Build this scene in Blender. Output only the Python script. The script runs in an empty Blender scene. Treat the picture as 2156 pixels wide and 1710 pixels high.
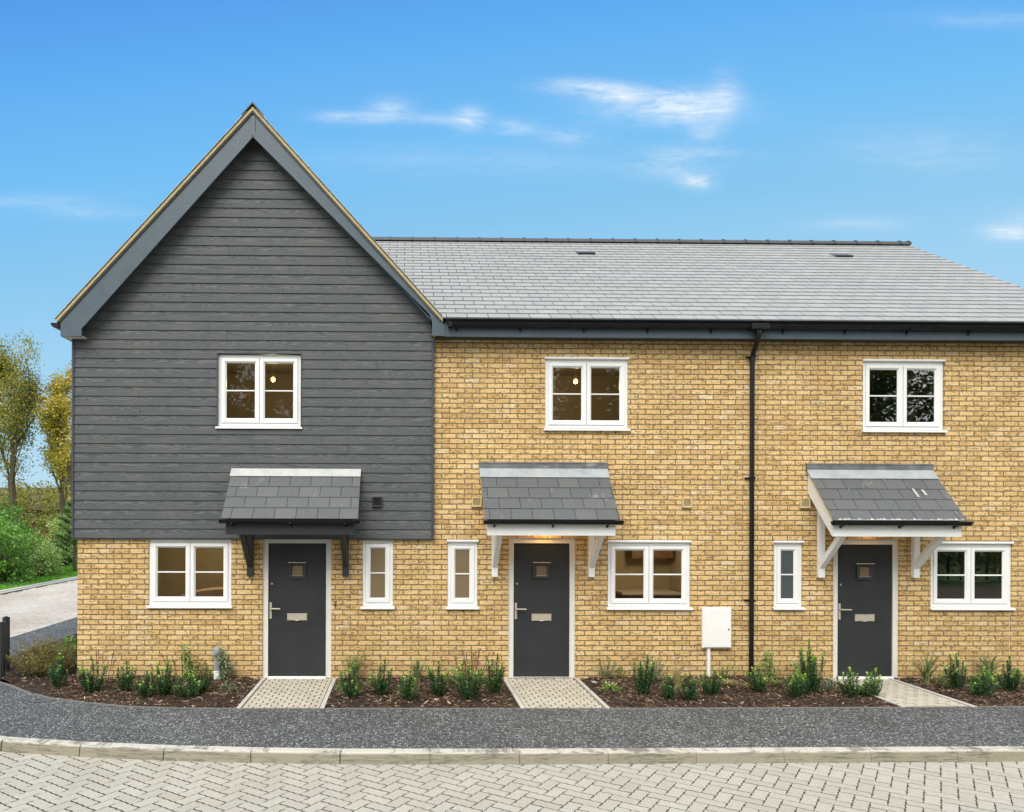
import bpy, math, random
from mathutils import Vector, Matrix
R = math.radians
sc = bpy.context.scene
COL = sc.collection

# ------------------------------------------------------------------ camera
cam = bpy.data.cameras.new("camera"); camo = bpy.data.objects.new("camera", cam); COL.objects.link(camo)
cam.sensor_width = 36; cam.lens = 36 * 1560 / 2156
cam.shift_x = (1078 - 872) / 2156; cam.shift_y = (1087 - 855) / 2156
cam.clip_start = .1; cam.clip_end = 1500
camo.matrix_world = Matrix.Translation((0, -11, 2.37)) @ Matrix.Rotation(R(-.8), 4, 'Z') @ Matrix.Rotation(R(90), 4, 'X') @ Matrix.Rotation(R(.2), 4, 'Z')
sc.camera = camo
sc.view_settings.view_transform = 'Standard'; sc.view_settings.look = 'None'
sc.view_settings.gamma = 1; sc.view_settings.exposure = 0.9
sc.view_settings.use_curve_mapping = False
sc.cycles.max_bounces = 8; sc.cycles.transparent_max_bounces = 12
sc.cycles.use_denoising = True

# ------------------------------------------------------------------ node helpers
class NT:
    def __init__(s, tree): s.t = tree; s.n = tree.nodes; s.l = tree.links
    def new(s, typ, **kw):
        n = s.n.new(typ)
        for k, v in kw.items():
            setattr(n, k, v)
        return n
    def put(s, sock, v):
        if v is None: return
        if isinstance(v, (int, float)):
            try: sock.default_value = v
            except TypeError: sock.default_value = (v, v, v)
        elif isinstance(v, tuple):
            if len(v) == 3 and len(sock.default_value) == 4: v = v + (1,)
            sock.default_value = v
        else: s.l.new(v, sock)
    def m(s, op, a, b=None, c=None, clamp=False):
        n = s.new('ShaderNodeMath', operation=op, use_clamp=clamp)
        s.put(n.inputs[0], a); s.put(n.inputs[1], b)
        if c is not None: s.put(n.inputs[2], c)
        return n.outputs[0]
    def vm(s, op, a, b=None):
        n = s.new('ShaderNodeVectorMath', operation=op); s.put(n.inputs[0], a); s.put(n.inputs[1], b)
        return n.outputs[0]
    def xyz(s, x, y, z):
        n = s.new('ShaderNodeCombineXYZ'); s.put(n.inputs[0], x); s.put(n.inputs[1], y); s.put(n.inputs[2], z); return n.outputs[0]
    def sep(s, v):
        n = s.new('ShaderNodeSeparateXYZ'); s.put(n.inputs[0], v); return n.outputs
    def mix(s, f, a, b, blend='MIX'):
        n = s.new('ShaderNodeMix', data_type='RGBA', blend_type=blend)
        s.put(n.inputs[0], f); s.put(n.inputs[6], a); s.put(n.inputs[7], b); return n.outputs[2]
    def noise(s, v, scale, detail=3, rough=.5, dist=0):
        n = s.new('ShaderNodeTexNoise'); s.put(n.inputs['Vector'], v); n.inputs['Scale'].default_value = scale
        n.inputs['Detail'].default_value = detail; n.inputs['Roughness'].default_value = rough; n.inputs['Distortion'].default_value = dist
        return n.outputs
    def white(s, v):
        n = s.new('ShaderNodeTexWhiteNoise', noise_dimensions='3D'); s.put(n.inputs['Vector'], v); return n.outputs
    def voro(s, v, scale, feature='F1'):
        n = s.new('ShaderNodeTexVoronoi', feature=feature); s.put(n.inputs['Vector'], v); n.inputs['Scale'].default_value = scale; return n.outputs
    def ramp(s, f, stops, interp='LINEAR'):
        n = s.new('ShaderNodeValToRGB'); cr = n.color_ramp; cr.interpolation = interp
        while len(cr.elements) < len(stops): cr.elements.new(.5)
        for e, (p, c) in zip(cr.elements, stops):
            e.position = p; e.color = (c + (1,)) if isinstance(c, tuple) else (c, c, c, 1)
        s.put(n.inputs[0], f); return n.outputs[0]
    def mapr(s, v, a, b, c=0., d=1.):
        n = s.new('ShaderNodeMapRange'); s.put(n.inputs[0], v)
        for i, q in enumerate((a, b, c, d)): n.inputs[i + 1].default_value = q
        return n.outputs[0]
    def pos(s): return s.new('ShaderNodeNewGeometry').outputs['Position']
    def attr(s, name='rnd'): return s.new('ShaderNodeAttribute', attribute_name=name).outputs['Fac']
    def bump(s, h, dist, strength=1.):
        n = s.new('ShaderNodeBump'); n.inputs['Strength'].default_value = strength; n.inputs['Distance'].default_value = dist
        s.put(n.inputs['Height'], h); return n.outputs[0]

def mat(name, fn=None, color=(.5, .5, .5), rough=.6, spec=.5, metal=0.):
    m = bpy.data.materials.new(name); m.use_nodes = True
    t = NT(m.node_tree); b = m.node_tree.nodes['Principled BSDF']
    b.inputs['Base Color'].default_value = color + (1,); b.inputs['Roughness'].default_value = rough
    b.inputs['Specular IOR Level'].default_value = spec; b.inputs['Metallic'].default_value = metal
    if fn:
        r = fn(t) or {}
        for k, v in r.items(): t.put(b.inputs[k], v)
    return m

def speck(color, amt=.12, scale=9, rough=.5, bumpd=.0, spec=.5, metal=0.):
    """plain paint / plastic with faint soiling"""
    def fn(t):
        p = t.pos(); n = t.noise(p, scale, 5, .6)[0]; n2 = t.noise(p, scale * 12, 3, .6)[0]
        f = t.m('ADD', t.m('MULTIPLY', n, .7), t.m('MULTIPLY', n2, .3))
        lo = tuple(c * (1 - amt) for c in color); hi = tuple(min(1, c * (1 + amt)) for c in color)
        out = {'Base Color': t.ramp(f, [(.3, lo), (.7, hi)]), 'Roughness': t.mapr(n, .3, .7, rough - .06, rough + .08)}
        if bumpd: out['Normal'] = t.bump(n2, bumpd)
        return out
    return mat('paint', fn, color, rough, spec, metal)

# ------------------------------------------------------------------ world
w = bpy.data.worlds.new("World"); sc.world = w; w.use_nodes = True
t = NT(w.node_tree); bg = w.node_tree.nodes['Background']
sky = t.new('ShaderNodeTexSky', sky_type='NISHITA'); sky.sun_disc = False
SUN_EL, SUN_AZ = 48, 200      # azimuth clockwise from +Y: behind the camera, a little to the left
sky.sun_elevation = R(SUN_EL); sky.sun_rotation = R(SUN_AZ); sky.air_density = 1.0; sky.dust_density = .3; sky.ozone_density = 2.5
dirv = t.new('ShaderNodeTexCoord').outputs['Generated']
dx, dy, dz = t.sep(dirv)
ry = t.m('MAXIMUM', dy, .15)
u = t.m('DIVIDE', dx, ry); v = t.m('DIVIDE', dz, ry)
# colour of the clear sky by elevation and by azimuth (darker to the left)
el = t.m('ADD', v, t.m('MULTIPLY', u, -.13))
clear = t.ramp(el, [(0., (.34, .49, .61)), (.15, (.29, .47, .61)), (.28, (.235, .447, .615)), (.385, (.175, .405, .61)), (.5, (.126, .378, .655)), (.66, (.078, .295, .64)), (.75, (.062, .240, .60)), (1., (.04, .165, .5))])
nis = t.mix(1., sky.outputs[0], (.09, .09, .09), 'MULTIPLY')
clear = t.mix(.12, clear, nis)
# thin wispy clouds
cv = t.xyz(u, t.m('MULTIPLY', v, 2.6), 0)
warp = t.noise(cv, 3.2, 4, .6)[1]
cw = t.vm('ADD', cv, t.vm('MULTIPLY', t.vm('SUBTRACT', warp, (.5, .5, .5)), (.22, .30, 0)))
fb = t.noise(cw, 7.5, 9, .66, .6)[0]
fine = t.noise(t.xyz(t.m('ADD', t.m('MULTIPLY', u, .8), t.m('MULTIPLY', v, -1.2)), t.m('MULTIPLY', v, 5), 0), 16, 8, .7, .9)[0]
dens = None
BL = [(.245, .583, .05, .009, .85), (.31, .570, .06, .010, .8), (.385, .558, .055, .020, .85), (.345, .548, .09, .016, .45), (.435, .575, .02, .028, .4), (.41, .522, .025, .012, .4),
      (-.07, .538, .042, .008, .7), (-.02, .548, .03, .015, .4), (.087, .537, .020, .014, .95), (.045, .537, .03, .008, .4), (.15, .527, .03, .010, .4), (.225, .515, .04, .012, .35),
      (.36, .48, .05, .018, .38), (.395, .455, .022, .010, .7), (.42, .495, .05, .010, .3), (.82, .39, .03, .010, .8), (.85, .40, .05, .02, .25),
      (-.50, .42, .10, .010, .2), (-.42, .405, .07, .008, .2), (.80, .68, .12, .012, .16), (.62, .40, .06, .01, .25), (.1, .48, .2, .02, .16), (.7, .50, .12, .03, .2)]
for (cu, cvv, su, sv, a) in BL:
    q = t.m('ADD', t.m('POWER', t.m('ABSOLUTE', t.m('DIVIDE', t.m('SUBTRACT', u, cu), su)), 2.), t.m('POWER', t.m('ABSOLUTE', t.m('DIVIDE', t.m('SUBTRACT', v, cvv), sv)), 2.))
    g = t.m('MULTIPLY', t.m('EXPONENT', t.m('MULTIPLY', q, -1.)), a)
    dens = g if dens is None else t.m('ADD', dens, g)
tex = t.mapr(t.m('ADD', t.m('MULTIPLY', fb, .6), t.m('MULTIPLY', fine, .4)), .36, .68)
cf = t.m('MULTIPLY', t.m('MULTIPLY', dens, t.m('ADD', t.m('MULTIPLY', tex, 1.25), .02)), 1., clamp=True)
front = t.mix(t.m('MULTIPLY', cf, .95), clear, (.70, .71, .72))
# unseen bright cloud added behind the camera and overhead to light the facade
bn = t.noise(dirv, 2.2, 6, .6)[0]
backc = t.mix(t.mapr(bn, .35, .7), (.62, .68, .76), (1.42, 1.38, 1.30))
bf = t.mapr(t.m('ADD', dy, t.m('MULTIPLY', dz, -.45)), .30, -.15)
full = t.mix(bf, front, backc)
full = t.mix(t.mapr(dz, .0, -.06), full, (.22, .22, .19))
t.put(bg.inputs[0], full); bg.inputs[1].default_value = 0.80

sun = bpy.data.lights.new("sun", 'SUN'); so = bpy.data.objects.new("sun", sun); COL.objects.link(so)
sun.energy = 1.5; sun.angle = R(38); sun.color = (1, .955, .88)
az, e = R(SUN_AZ), R(SUN_EL)
so.rotation_euler = Vector((math.sin(az) * math.cos(e), math.cos(az) * math.cos(e), math.sin(e))).to_track_quat('Z', 'Y').to_euler()

# ------------------------------------------------------------------ mesh helpers
class MB:
    def __init__(s): s.v = []; s.f = []; s.r = []; s.c = .5
    def face(s, pts):
        n = len(s.v); s.v += [tuple(p) for p in pts]; s.f.append(tuple(range(n, n + len(pts)))); s.r.append(s.c)
    def box(s, x0, x1, y0, y1, z0, z1):
        n = len(s.v)
        s.v += [(x0, y0, z0), (x1, y0, z0), (x1, y1, z0), (x0, y1, z0), (x0, y0, z1), (x1, y0, z1), (x1, y1, z1), (x0, y1, z1)]
        for q in ((0, 3, 2, 1), (4, 5, 6, 7), (0, 1, 5, 4), (1, 2, 6, 5), (2, 3, 7, 6), (3, 0, 4, 7)):
            s.f.append(tuple(n + i for i in q)); s.r.append(s.c)
        return s
    def loft(s, A, B, cap=True):
        n = len(s.v); k = len(A); s.v += [tuple(p) for p in A] + [tuple(p) for p in B]
        for i in range(k):
            j = (i + 1) % k; s.f.append((n + i, n + j, n + k + j, n + k + i)); s.r.append(s.c)
        if cap:
            s.f.append(tuple(n + i for i in reversed(range(k)))); s.r.append(s.c)
            s.f.append(tuple(n + k + i for i in range(k))); s.r.append(s.c)
        return s
    def yz(s, prof, x0, x1): return s.loft([(x0, y, z) for y, z in prof], [(x1, y, z) for y, z in prof])
    def xz(s, prof, y0, y1): return s.loft([(x, y0, z) for x, z in prof], [(x, y1, z) for x, z in prof])
    def tube(s, pts, r, k=8, cap=True):
        pts = [Vector(p) for p in pts]; rings = []
        rr = r if isinstance(r, (list, tuple)) else [r] * len(pts)
        up = Vector((.13, .07, 1))
        for i, p in enumerate(pts):
            d = (pts[min(i + 1, len(pts) - 1)] - pts[max(i - 1, 0)]).normalized()
            a = d.cross(up)
            if a.length < .2: a = d.cross(Vector((1, .1, .1)))
            a.normalize(); b = d.cross(a)
            n = len(s.v); rings.append(n)
            for j in range(k):
                an = 2 * math.pi * j / k; s.v.append(tuple(p + (a * math.cos(an) + b * math.sin(an)) * rr[i]))
        for q in range(len(rings) - 1):
            for j in range(k):
                s.f.append((rings[q] + j, rings[q] + (j + 1) % k, rings[q + 1] + (j + 1) % k, rings[q + 1] + j)); s.r.append(s.c)
        if cap:
            s.f.append(tuple(rings[0] + j for j in reversed(range(k)))); s.r.append(s.c)
            s.f.append(tuple(rings[-1] + j for j in range(k))); s.r.append(s.c)
        return s
    def frame(s, x0, x1, z0, z1, wd, y0, y1, bev=0.):
        """rectangular ring in the xz plane: outer edge, front face, inner chamfer"""
        def ring(d, y): return [(x0 + d, y, z0 + d), (x1 - d, y, z0 + d), (x1 - d, y, z1 - d), (x0 + d, y, z1 - d)]
        rs = [ring(0, y1), ring(0, y0), ring(wd - bev, y0), ring(wd, y0 + bev * .8), ring(wd, y1)]
        n = len(s.v)
        for q in rs: s.v += q
        for a in range(len(rs)):
            b = (a + 1) % len(rs)
            for j in range(4):
                k = (j + 1) % 4; s.f.append((n + 4 * a + j, n + 4 * a + k, n + 4 * b + k, n + 4 * b + j)); s.r.append(s.c)
        return s
    def build(s, name, m, parent=None, smooth=False, bevel=0.):
        me = bpy.data.meshes.new(name); me.from_pydata(s.v, [], s.f)
        at = me.attributes.new('rnd', 'FLOAT', 'FACE'); at.data.foreach_set('value', s.r)
        if smooth: me.polygons.foreach_set('use_smooth', [True] * len(s.f))
        me.materials.append(m); me.update()
        o = bpy.data.objects.new(name, me); COL.objects.link(o)
        if parent is not None:
            o.parent = parent; o.matrix_parent_inverse = world_inv(parent)
        if bevel:
            b = o.modifiers.new('bevel', 'BEVEL'); b.width = bevel; b.segments = 2; b.limit_method = 'ANGLE'
        return o
def world_inv(o):
    m = Matrix.Identity(4)
    while o is not None:
        m = o.matrix_basis if m == Matrix.Identity(4) and o.parent is None else (o.matrix_parent_inverse @ o.matrix_basis @ m if o.parent else o.matrix_basis @ m)
        o = o.parent
    return m.inverted()
def tag(o, label=None, cat=None, group=None, kind=None):
    if label: o['label'] = label
    if cat: o['category'] = cat
    if group: o['group'] = group
    if kind: o['kind'] = kind
    return o
def empty(name, loc=(0, 0, 0)):
    o = bpy.data.objects.new(name, None); COL.objects.link(o); o.location = loc; o.empty_display_size = .1
    o.matrix_basis = Matrix.Translation(loc)
    return o

# ------------------------------------------------------------------ materials
def brick_mat(name='buff_brick', BW=.225, BH=.075, dark=1.):
    def fn(t):
        p = t.pos(); x, y, z = t.sep(p)
        nrm = t.new('ShaderNodeNewGeometry').outputs['Normal']
        hx = t.m('ADD', x, y)
        wob = t.noise(p, 22, 3, .6)[1]; wx, wy, wz = t.sep(t.vm('SUBTRACT', wob, (.5, .5, .5)))
        hx = t.m('ADD', hx, t.m('MULTIPLY', wx, .008)); zz = t.m('ADD', z, t.m('MULTIPLY', wz, .007))
        rv = t.m('DIVIDE', t.m('ADD', zz, 10 * BH), BH); row = t.m('FLOOR', rv)
        uu = t.m('ADD', t.m('DIVIDE', hx, BW), t.m('ADD', t.m('MULTIPLY', t.m('MODULO', row, 2.), .5), 100.))
        col = t.m('FLOOR', uu); fu = t.m('FRACT', uu); fv = t.m('FRACT', rv)
        ex = t.m('MULTIPLY', t.m('MINIMUM', fu, t.m('SUBTRACT', 1., fu)), BW)
        ez = t.m('MULTIPLY', t.m('MINIMUM', fv, t.m('SUBTRACT', 1., fv)), BH)
        d = t.m('MINIMUM', ex, ez)
        face = t.mapr(d, .0040, .0085)                     # 0 in the joint, 1 on the brick
        idv = t.xyz(row, col, 3.7); r1 = t.white(idv)[0]; r2 = t.white(t.xyz(col, row, 9.1))[0]; r3 = t.white(t.xyz(row, col, 21.3))[0]
        base = t.ramp(r1, [(0., (.60, .39, .155)), (.15, (.69, .46, .195)), (.45, (.75, .515, .23)), (.75, (.78, .55, .255)), (.92, (.80, .58, .29)), (1., (.80, .61, .35))])
        warm = t.mix(t.m('MULTIPLY', t.mapr(r2, .90, .99), .7), base, (.56, .34, .16))
        # creases, drag marks and sooty smears of a stock brick, different in each brick
        off = t.xyz(t.m('MULTIPLY', r1, 37.), t.m('MULTIPLY', r2, 53.), t.m('MULTIPLY', r3, 29.))
        lp = t.vm('ADD', t.xyz(t.m('MULTIPLY', hx, 1.), 0, t.m('MULTIPLY', z, 2.6)), off)
        crease = t.noise(lp, 13, 5, .6, 1.6)[0]; smear = t.noise(lp, 6., 3, .55, .4)[0]; grit = t.noise(p, 150, 2, .6)[0]
        c = t.mix(t.m('MULTIPLY', t.mapr(smear, .56, .76), .5), warm, (.31, .19, .065))
        c = t.mix(t.m('MULTIPLY', t.mapr(crease, .50, .40), .35), c, (.72, .52, .26))
        c = t.mix(t.m('MULTIPLY', t.mapr(crease, .535, .60), .85), c, (.23, .135, .05))
        blot = t.noise(p, 5.5, 4, .6)[0]
        wh = t.m('MULTIPLY', t.mapr(r3, .93, .97), t.mapr(t.noise(p, 14, 5, .7)[0], .50, .62))
        c = t.mix(t.m('MULTIPLY', wh, .8), c, (.78, .72, .62))
        c = t.mix(1., c, t.ramp(t.noise(p, .8, 4, .6)[0], [(.3, .86), (.7, 1.06)]), 'MULTIPLY')
        c = t.mix(t.m('MULTIPLY', grit, .25), c, t.mix(1., c, (.7, .66, .6), 'MULTIPLY'))
        mort = t.mix(blot, (.165, .125, .072), (.26, .205, .125))
        cc = t.mix(face, mort, c)
        splash = t.m('MULTIPLY', t.mapr(z, .22, -.04), t.mapr(t.noise(p, 7, 4, .7)[0], .38, .62))
        cc = t.mix(t.m('MULTIPLY', splash, .4), cc, (.26, .19, .11))
        if dark != 1.: cc = t.mix(1., cc, (dark, dark, dark), 'MULTIPLY')
        h = t.m('ADD', face, t.m('ADD', t.m('MULTIPLY', crease, .55), t.m('MULTIPLY', grit, .15)))
        h = t.m('ADD', h, t.m('MULTIPLY', t.m('MULTIPLY', r2, .15), face))
        return {'Base Color': cc, 'Roughness': .88, 'Normal': t.bump(h, .011, 1.), 'Specular IOR Level': .25}
    return mat(name, fn)
M_brick = brick_mat()

def clad_fn(t):
    p = t.pos(); x, y, z = t.sep(p); r = t.attr()
    off = t.m('MULTIPLY', r, 91.)
    fz = t.m('FRACT', t.m('DIVIDE', t.m('SUBTRACT', z, 2.037), .139))
    v = t.xyz(t.m('ADD', t.m('MULTIPLY', x, .62), off), 0, t.m('MULTIPLY', z, 6.))
    n = t.noise(v, 2.6, 2, .5, .5)[0]
    rings = t.m('FRACT', t.m('MULTIPLY', n, 9.))
    tri = t.m('ABSOLUTE', t.m('SUBTRACT', rings, .5))
    fine = t.noise(t.xyz(t.m('ADD', t.m('MULTIPLY', x, 6.), off), 0, t.m('MULTIPLY', z, 130.)), 1., 3, .6)[0]
    up = t.mapr(t.noise(t.xyz(t.m('ADD', x, off), 0, t.m('MULTIPLY', z, .2)), 1.7, 2, .5)[0], .3, .55, .45, 1.)
    where = t.m('MULTIPLY', t.mapr(fz, .28, .6), up)
    line = t.m('MULTIPLY', t.mapr(tri, .26, .05), where)
    h = t.m('ADD', t.m('MULTIPLY', t.m('MULTIPLY', tri, 2.), where), t.m('MULTIPLY', fine, .22))
    lp = t.vm('MULTIPLY', p, (1., 1., 2.2))
    c = t.ramp(t.noise(lp, 1.9, 4, .6)[0], [(.3, (.066, .077, .084)), (.5, (.080, .089, .093)), (.72, (.098, .101, .098))])
    c = t.mix(t.m('MULTIPLY', r, .25), c, (.085, .09, .09))
    c = t.mix(t.m('MULTIPLY', line, .42), c, (.20, .213, .215))
    dark = t.m('MULTIPLY', t.mapr(tri, .36, .5), where)
    c = t.mix(t.m('MULTIPLY', dark, .5), c, (.024, .021, .025))
    return {'Base Color': c, 'Roughness': .62, 'Normal': t.bump(h, .003, .7), 'Specular IOR Level': .3}
M_clad = mat('grey_boards', clad_fn)

def slate_fn(dark):
    def fn(t):
        p = t.pos(); r = t.attr(); n = t.noise(p, 34, 5, .65)[0]; b = t.noise(p, 2.4, 4, .6)[0]
        if dark: st = [(0., (.090, .098, .101)), (.5, (.102, .110, .113)), (1., (.122, .129, .131))]
        else: st = [(0., (.31, .315, .305)), (.5, (.345, .35, .338)), (1., (.385, .39, .375))]
        c = t.ramp(t.m('ADD', t.m('MULTIPLY', r, .6), t.m('MULTIPLY', b, .4)), st)
        c = t.mix(1., c, t.ramp(n, [(.3, .86), (.7, 1.1)]), 'MULTIPLY')
        if dark:
            sm = t.mapr(t.noise(p, 5.5, 5, .7, .8)[0], .62, .74)
            c = t.mix(t.m('MULTIPLY', sm, .4), c, (.42, .42, .40))
        return {'Base Color': c, 'Roughness': t.mapr(n, .3, .7, .36, .5), 'Normal': t.bump(n, .0016, .8), 'Specular IOR Level': .5}
    return fn
M_slate = mat('roof_slate', slate_fn(False)); M_slate_dark = mat('canopy_slate', slate_fn(True))

def lead_fn(base, pale):
    def fn(t):
        p = t.pos(); n = t.noise(p, 6, 5, .65)[0]; n2 = t.noise(p, 40, 3, .6)[0]; st = t.noise(t.vm('MULTIPLY', p, (1.3, 1, 3)), 2.1, 3, .6)[0]
        c = t.ramp(n, [(.3, base), (.7, pale)])
        c = t.mix(t.m('MULTIPLY', t.mapr(st, .60, .66), .35), c, (.52, .45, .33))
        return {'Base Color': c, 'Roughness': .5, 'Normal': t.bump(t.m('ADD', n, t.m('MULTIPLY', n2, .3)), .012)}
    return fn
M_lead_white = mat('pale_flashing', lead_fn((.38, .40, .395), (.52, .53, .51)))
M_lead = mat('lead_flashing', lead_fn((.27, .30, .32), (.38, .41, .43)))
M_lead_up = mat('lead_upstand', lead_fn((.075, .08, .085), (.17, .18, .185)))

M_white = speck((.80, .81, .80), .04, 5, .32)
M_offwhite = speck((.70, .69, .655), .05, 6, .4)
M_plastic_w = speck((.82, .82, .80), .03, 4, .4)
M_black = speck((.009, .009, .010), .2, 8, .3, spec=.3)
M_blackwood = speck((.022, .025, .028), .2, 12, .45, .002)
M_fascia = speck((.060, .092, .116), .16, 3.5, .4, .0015)
M_trim = speck((.045, .052, .065), .15, 6, .5)
M_cement = speck((.46, .38, .21), .2, 16, .9, .006)
M_tileedge = speck((.10, .095, .08), .3, 22, .8, .004)
M_ridge = speck((.055, .058, .062), .3, 14, .5, .004)
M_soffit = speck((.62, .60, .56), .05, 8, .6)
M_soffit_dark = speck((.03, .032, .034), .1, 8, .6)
M_metal = speck((.50, .45, .365), .06, 20, .35, metal=.25)
M_steel = speck((.7, .7, .7), .08, 20, .25, metal=.9)
M_greyplast = speck((.30, .34, .38), .1, 9, .45)
M_buffplast = speck((.56, .45, .24), .08, 12, .6)
M_airbrick = speck((.55, .36, .17), .1, 12, .7)
M_gap = mat('joint_shadow', None, (.01, .01, .01), .9)
def door_fn(t):
    p = t.pos(); n = t.noise(p, 260, 2, .6)[0]; b = t.noise(p, 2.2, 3, .6)[0]
    sc_ = t.noise(t.vm('MULTIPLY', p, (1, 1, 7)), 9, 6, .75, 2.)[0]
    c = t.ramp(b, [(.3, (.027, .030, .032)), (.7, (.036, .039, .041))])
    c = t.mix(t.m('MULTIPLY', t.mapr(sc_, .76, .80), .4), c, (.25, .25, .25))
    return {'Base Color': c, 'Roughness': t.mapr(n, .3, .7, .36, .55), 'Normal': t.bump(n, .0012, .7), 'Specular IOR Level': .25}
M_door = mat('grey_door', door_fn)
def frost(c1, c2):
    def fn(t):
        p = t.pos(); n = t.noise(p, 190, 2, .6)[0]; z = t.sep(p)[2]
        c = t.mix(t.noise(p, 3, 2, .5)[0], c1, c2)
        return {'Base Color': c, 'Roughness': .28, 'Normal': t.bump(n, .0012, .5), 'Specular IOR Level': .5}
    return mat('frosted_glass', fn)
M_frost_b = frost((.17, .125, .07), (.21, .155, .09)); M_frost_g = frost((.055, .068, .072), (.075, .09, .092))  # brown panes: warm light from behind is put into the glass colour
def glass_mat(refl):
    m = bpy.data.materials.new('window_glass'); m.use_nodes = True; t = NT(m.node_tree)
    for n in list(t.n):
        if n.type == 'BSDF_PRINCIPLED': t.n.remove(n)
    out = [n for n in t.n if n.type == 'OUTPUT_MATERIAL'][0]
    tr = t.new('ShaderNodeBsdfTransparent'); tr.inputs[0].default_value = (.80, .78, .72, 1)
    gl = t.new('ShaderNodeBsdfGlossy'); gl.inputs['Roughness'].default_value = .012; gl.inputs[0].default_value = (1, 1, 1, 1)
    p = t.pos(); t.put(gl.inputs['Normal'], t.bump(t.noise(p, 1.7, 2, .5)[0], .003, .4))
    fr = t.new('ShaderNodeFresnel'); fr.inputs[0].default_value = 1.5
    mx = t.new('ShaderNodeMixShader'); t.put(mx.inputs[0], t.m('MULTIPLY', fr.outputs[0], refl, clamp=True))
    t.l.new(tr.outputs[0], mx.inputs[1]); t.l.new(gl.outputs[0], mx.inputs[2]); t.l.new(mx.outputs[0], out.inputs[0])
    return m
M_glass = glass_mat(1.5); M_glass_coated = glass_mat(7.)
M_room = speck((.42, .36, .24), .06, 1.2, .9); M_room_unlit = speck((.10, .10, .09), .1, 1.2, .9)  # darker lining: gloom of the unlit rooms put into the colour
M_sofa = speck((.40, .31, .20), .15, 30, .9); M_brownwood = speck((.16, .085, .035), .2, 6, .5); M_dk = speck((.02, .02, .02), .2, 6, .5)
def emis(name, c, s):
    m = bpy.data.materials.new(name); m.use_nodes = True; b = m.node_tree.nodes['Principled BSDF']
    b.inputs['Base Color'].default_value = c + (1,); b.inputs['Emission Color'].default_value = c + (1,); b.inputs['Emission Strength'].default_value = s
    return m
M_blind = speck((.42, .50, .40), .05, 6, .7)
M_bulb = emis('lit_bulb', (1, .56, .12), 4.)

def asphalt_fn(t):
    p = t.pos(); v = t.voro(p, 40); v2 = t.voro(p, 85)
    r = t.sep(t.white(v[2])[1] if False else v[1])[0]; r2 = t.sep(v2[1])[1]
    n = t.noise(p, 30, 4, .7)[0]; b = t.noise(p, 1.1, 4, .6)[0]
    c = t.ramp(n, [(.30, (.014, .016, .018)), (.5, (.060, .066, .068)), (.72, (.15, .16, .163))])
    inn = t.mapr(v[0], .48, .30)
    s = t.m('MULTIPLY', t.mapr(r, .64, .86), inn)
    c = t.mix(t.m('MULTIPLY', s, .85), c, (.50, .53, .53))
    s2 = t.m('MULTIPLY', t.mapr(r2, .78, .95), t.mapr(v2[0], .5, .3))
    c = t.mix(t.m('MULTIPLY', s2, .8), c, (.50, .52, .52))
    c = t.mix(1., c, t.ramp(b, [(.3, .82), (.7, 1.15)]), 'MULTIPLY')
    h = t.m('ADD', t.m('MULTIPLY', v[0], -1.), t.m('MULTIPLY', n, 1.2))
    return {'Base Color': c, 'Roughness': .75, 'Normal': t.bump(h, .008, 1.), 'Specular IOR Level': .4}
M_asphalt = mat('asphalt', asphalt_fn)
def block_fn(base_lo, base_hi, moss=True):
    def fn(t):
        p = t.pos(); r = t.attr(); n = t.noise(p, 46, 5, .7)[0]; b = t.noise(p, 1.4, 4, .6)[0]; m2 = t.noise(p, 9, 5, .7)[0]
        c = t.mix(t.m('ADD', t.m('MULTIPLY', r, .55), t.m('MULTIPLY', b, .45)), base_lo, base_hi)
        c = t.mix(1., c, t.ramp(n, [(.3, .84), (.7, 1.10)]), 'MULTIPLY')
        c = t.mix(t.m('MULTIPLY', t.mapr(m2, .62, .76), .35), c, (.30, .26, .18))
        c = t.mix(t.m('MULTIPLY', t.mapr(t.noise(p, 75, 2, .5)[0], .70, .76), .6), c, (.14, .12, .09))
        return {'Base Color': c, 'Roughness': .85, 'Normal': t.bump(n, .004, .8), 'Specular IOR Level': .3}
    return fn
M_block = mat('paving_block', block_fn((.36, .345, .30), (.455, .44, .39)))
M_pathblock = mat('path_block', block_fn((.42, .38, .305), (.54, .505, .42)))
M_edging = mat('edging', block_fn((.46, .45, .41), (.55, .54, .5)))
def sand_fn(t):
    p = t.pos(); n = t.noise(p, 60, 4, .7)[0]; b = t.noise(p, 2.5, 3, .6)[0]
    c = t.mix(n, (.022, .015, .010), (.12, .072, .028)); c = t.mix(t.mapr(b, .35, .65), c, (.03, .027, .022))
    return {'Base Color': c, 'Roughness': .95, 'Normal': t.bump(n, .004)}
M_sand = mat('joint_sand', sand_fn)
def kerb_fn(t):
    p = t.pos(); x, y, z = t.sep(p); r = t.attr(); n = t.noise(p, 55, 5, .7)[0]; b = t.noise(t.vm('MULTIPLY', p, (1, 1, 2.5)), 2.3, 5, .65, .8)[0]
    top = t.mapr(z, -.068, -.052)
    c = t.mix(top, (.30, .275, .205), (.52, .51, .46))  # top painted paler than the front for the light falling on it
    c = t.mix(t.m('MULTIPLY', r, .3), c, t.mix(1., c, (.8, .78, .72), 'MULTIPLY'))
    drag = t.noise(t.xyz(t.m('MULTIPLY', x, .9), 0, t.m('MULTIPLY', z, 9)), 4.5, 5, .7, 1.2)[0]
    c = t.mix(t.m('MULTIPLY', t.mapr(drag, .46, .56), t.mapr(b, .44, .54, 0, .8)), c, (.125, .12, .095))
    c = t.mix(1., c, t.ramp(n, [(.3, .88), (.7, 1.08)]), 'MULTIPLY')
    return {'Base Color': c, 'Roughness': .85, 'Normal': t.bump(n, .003)}
M_kerb = mat('concrete_kerb', kerb_fn)
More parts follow.
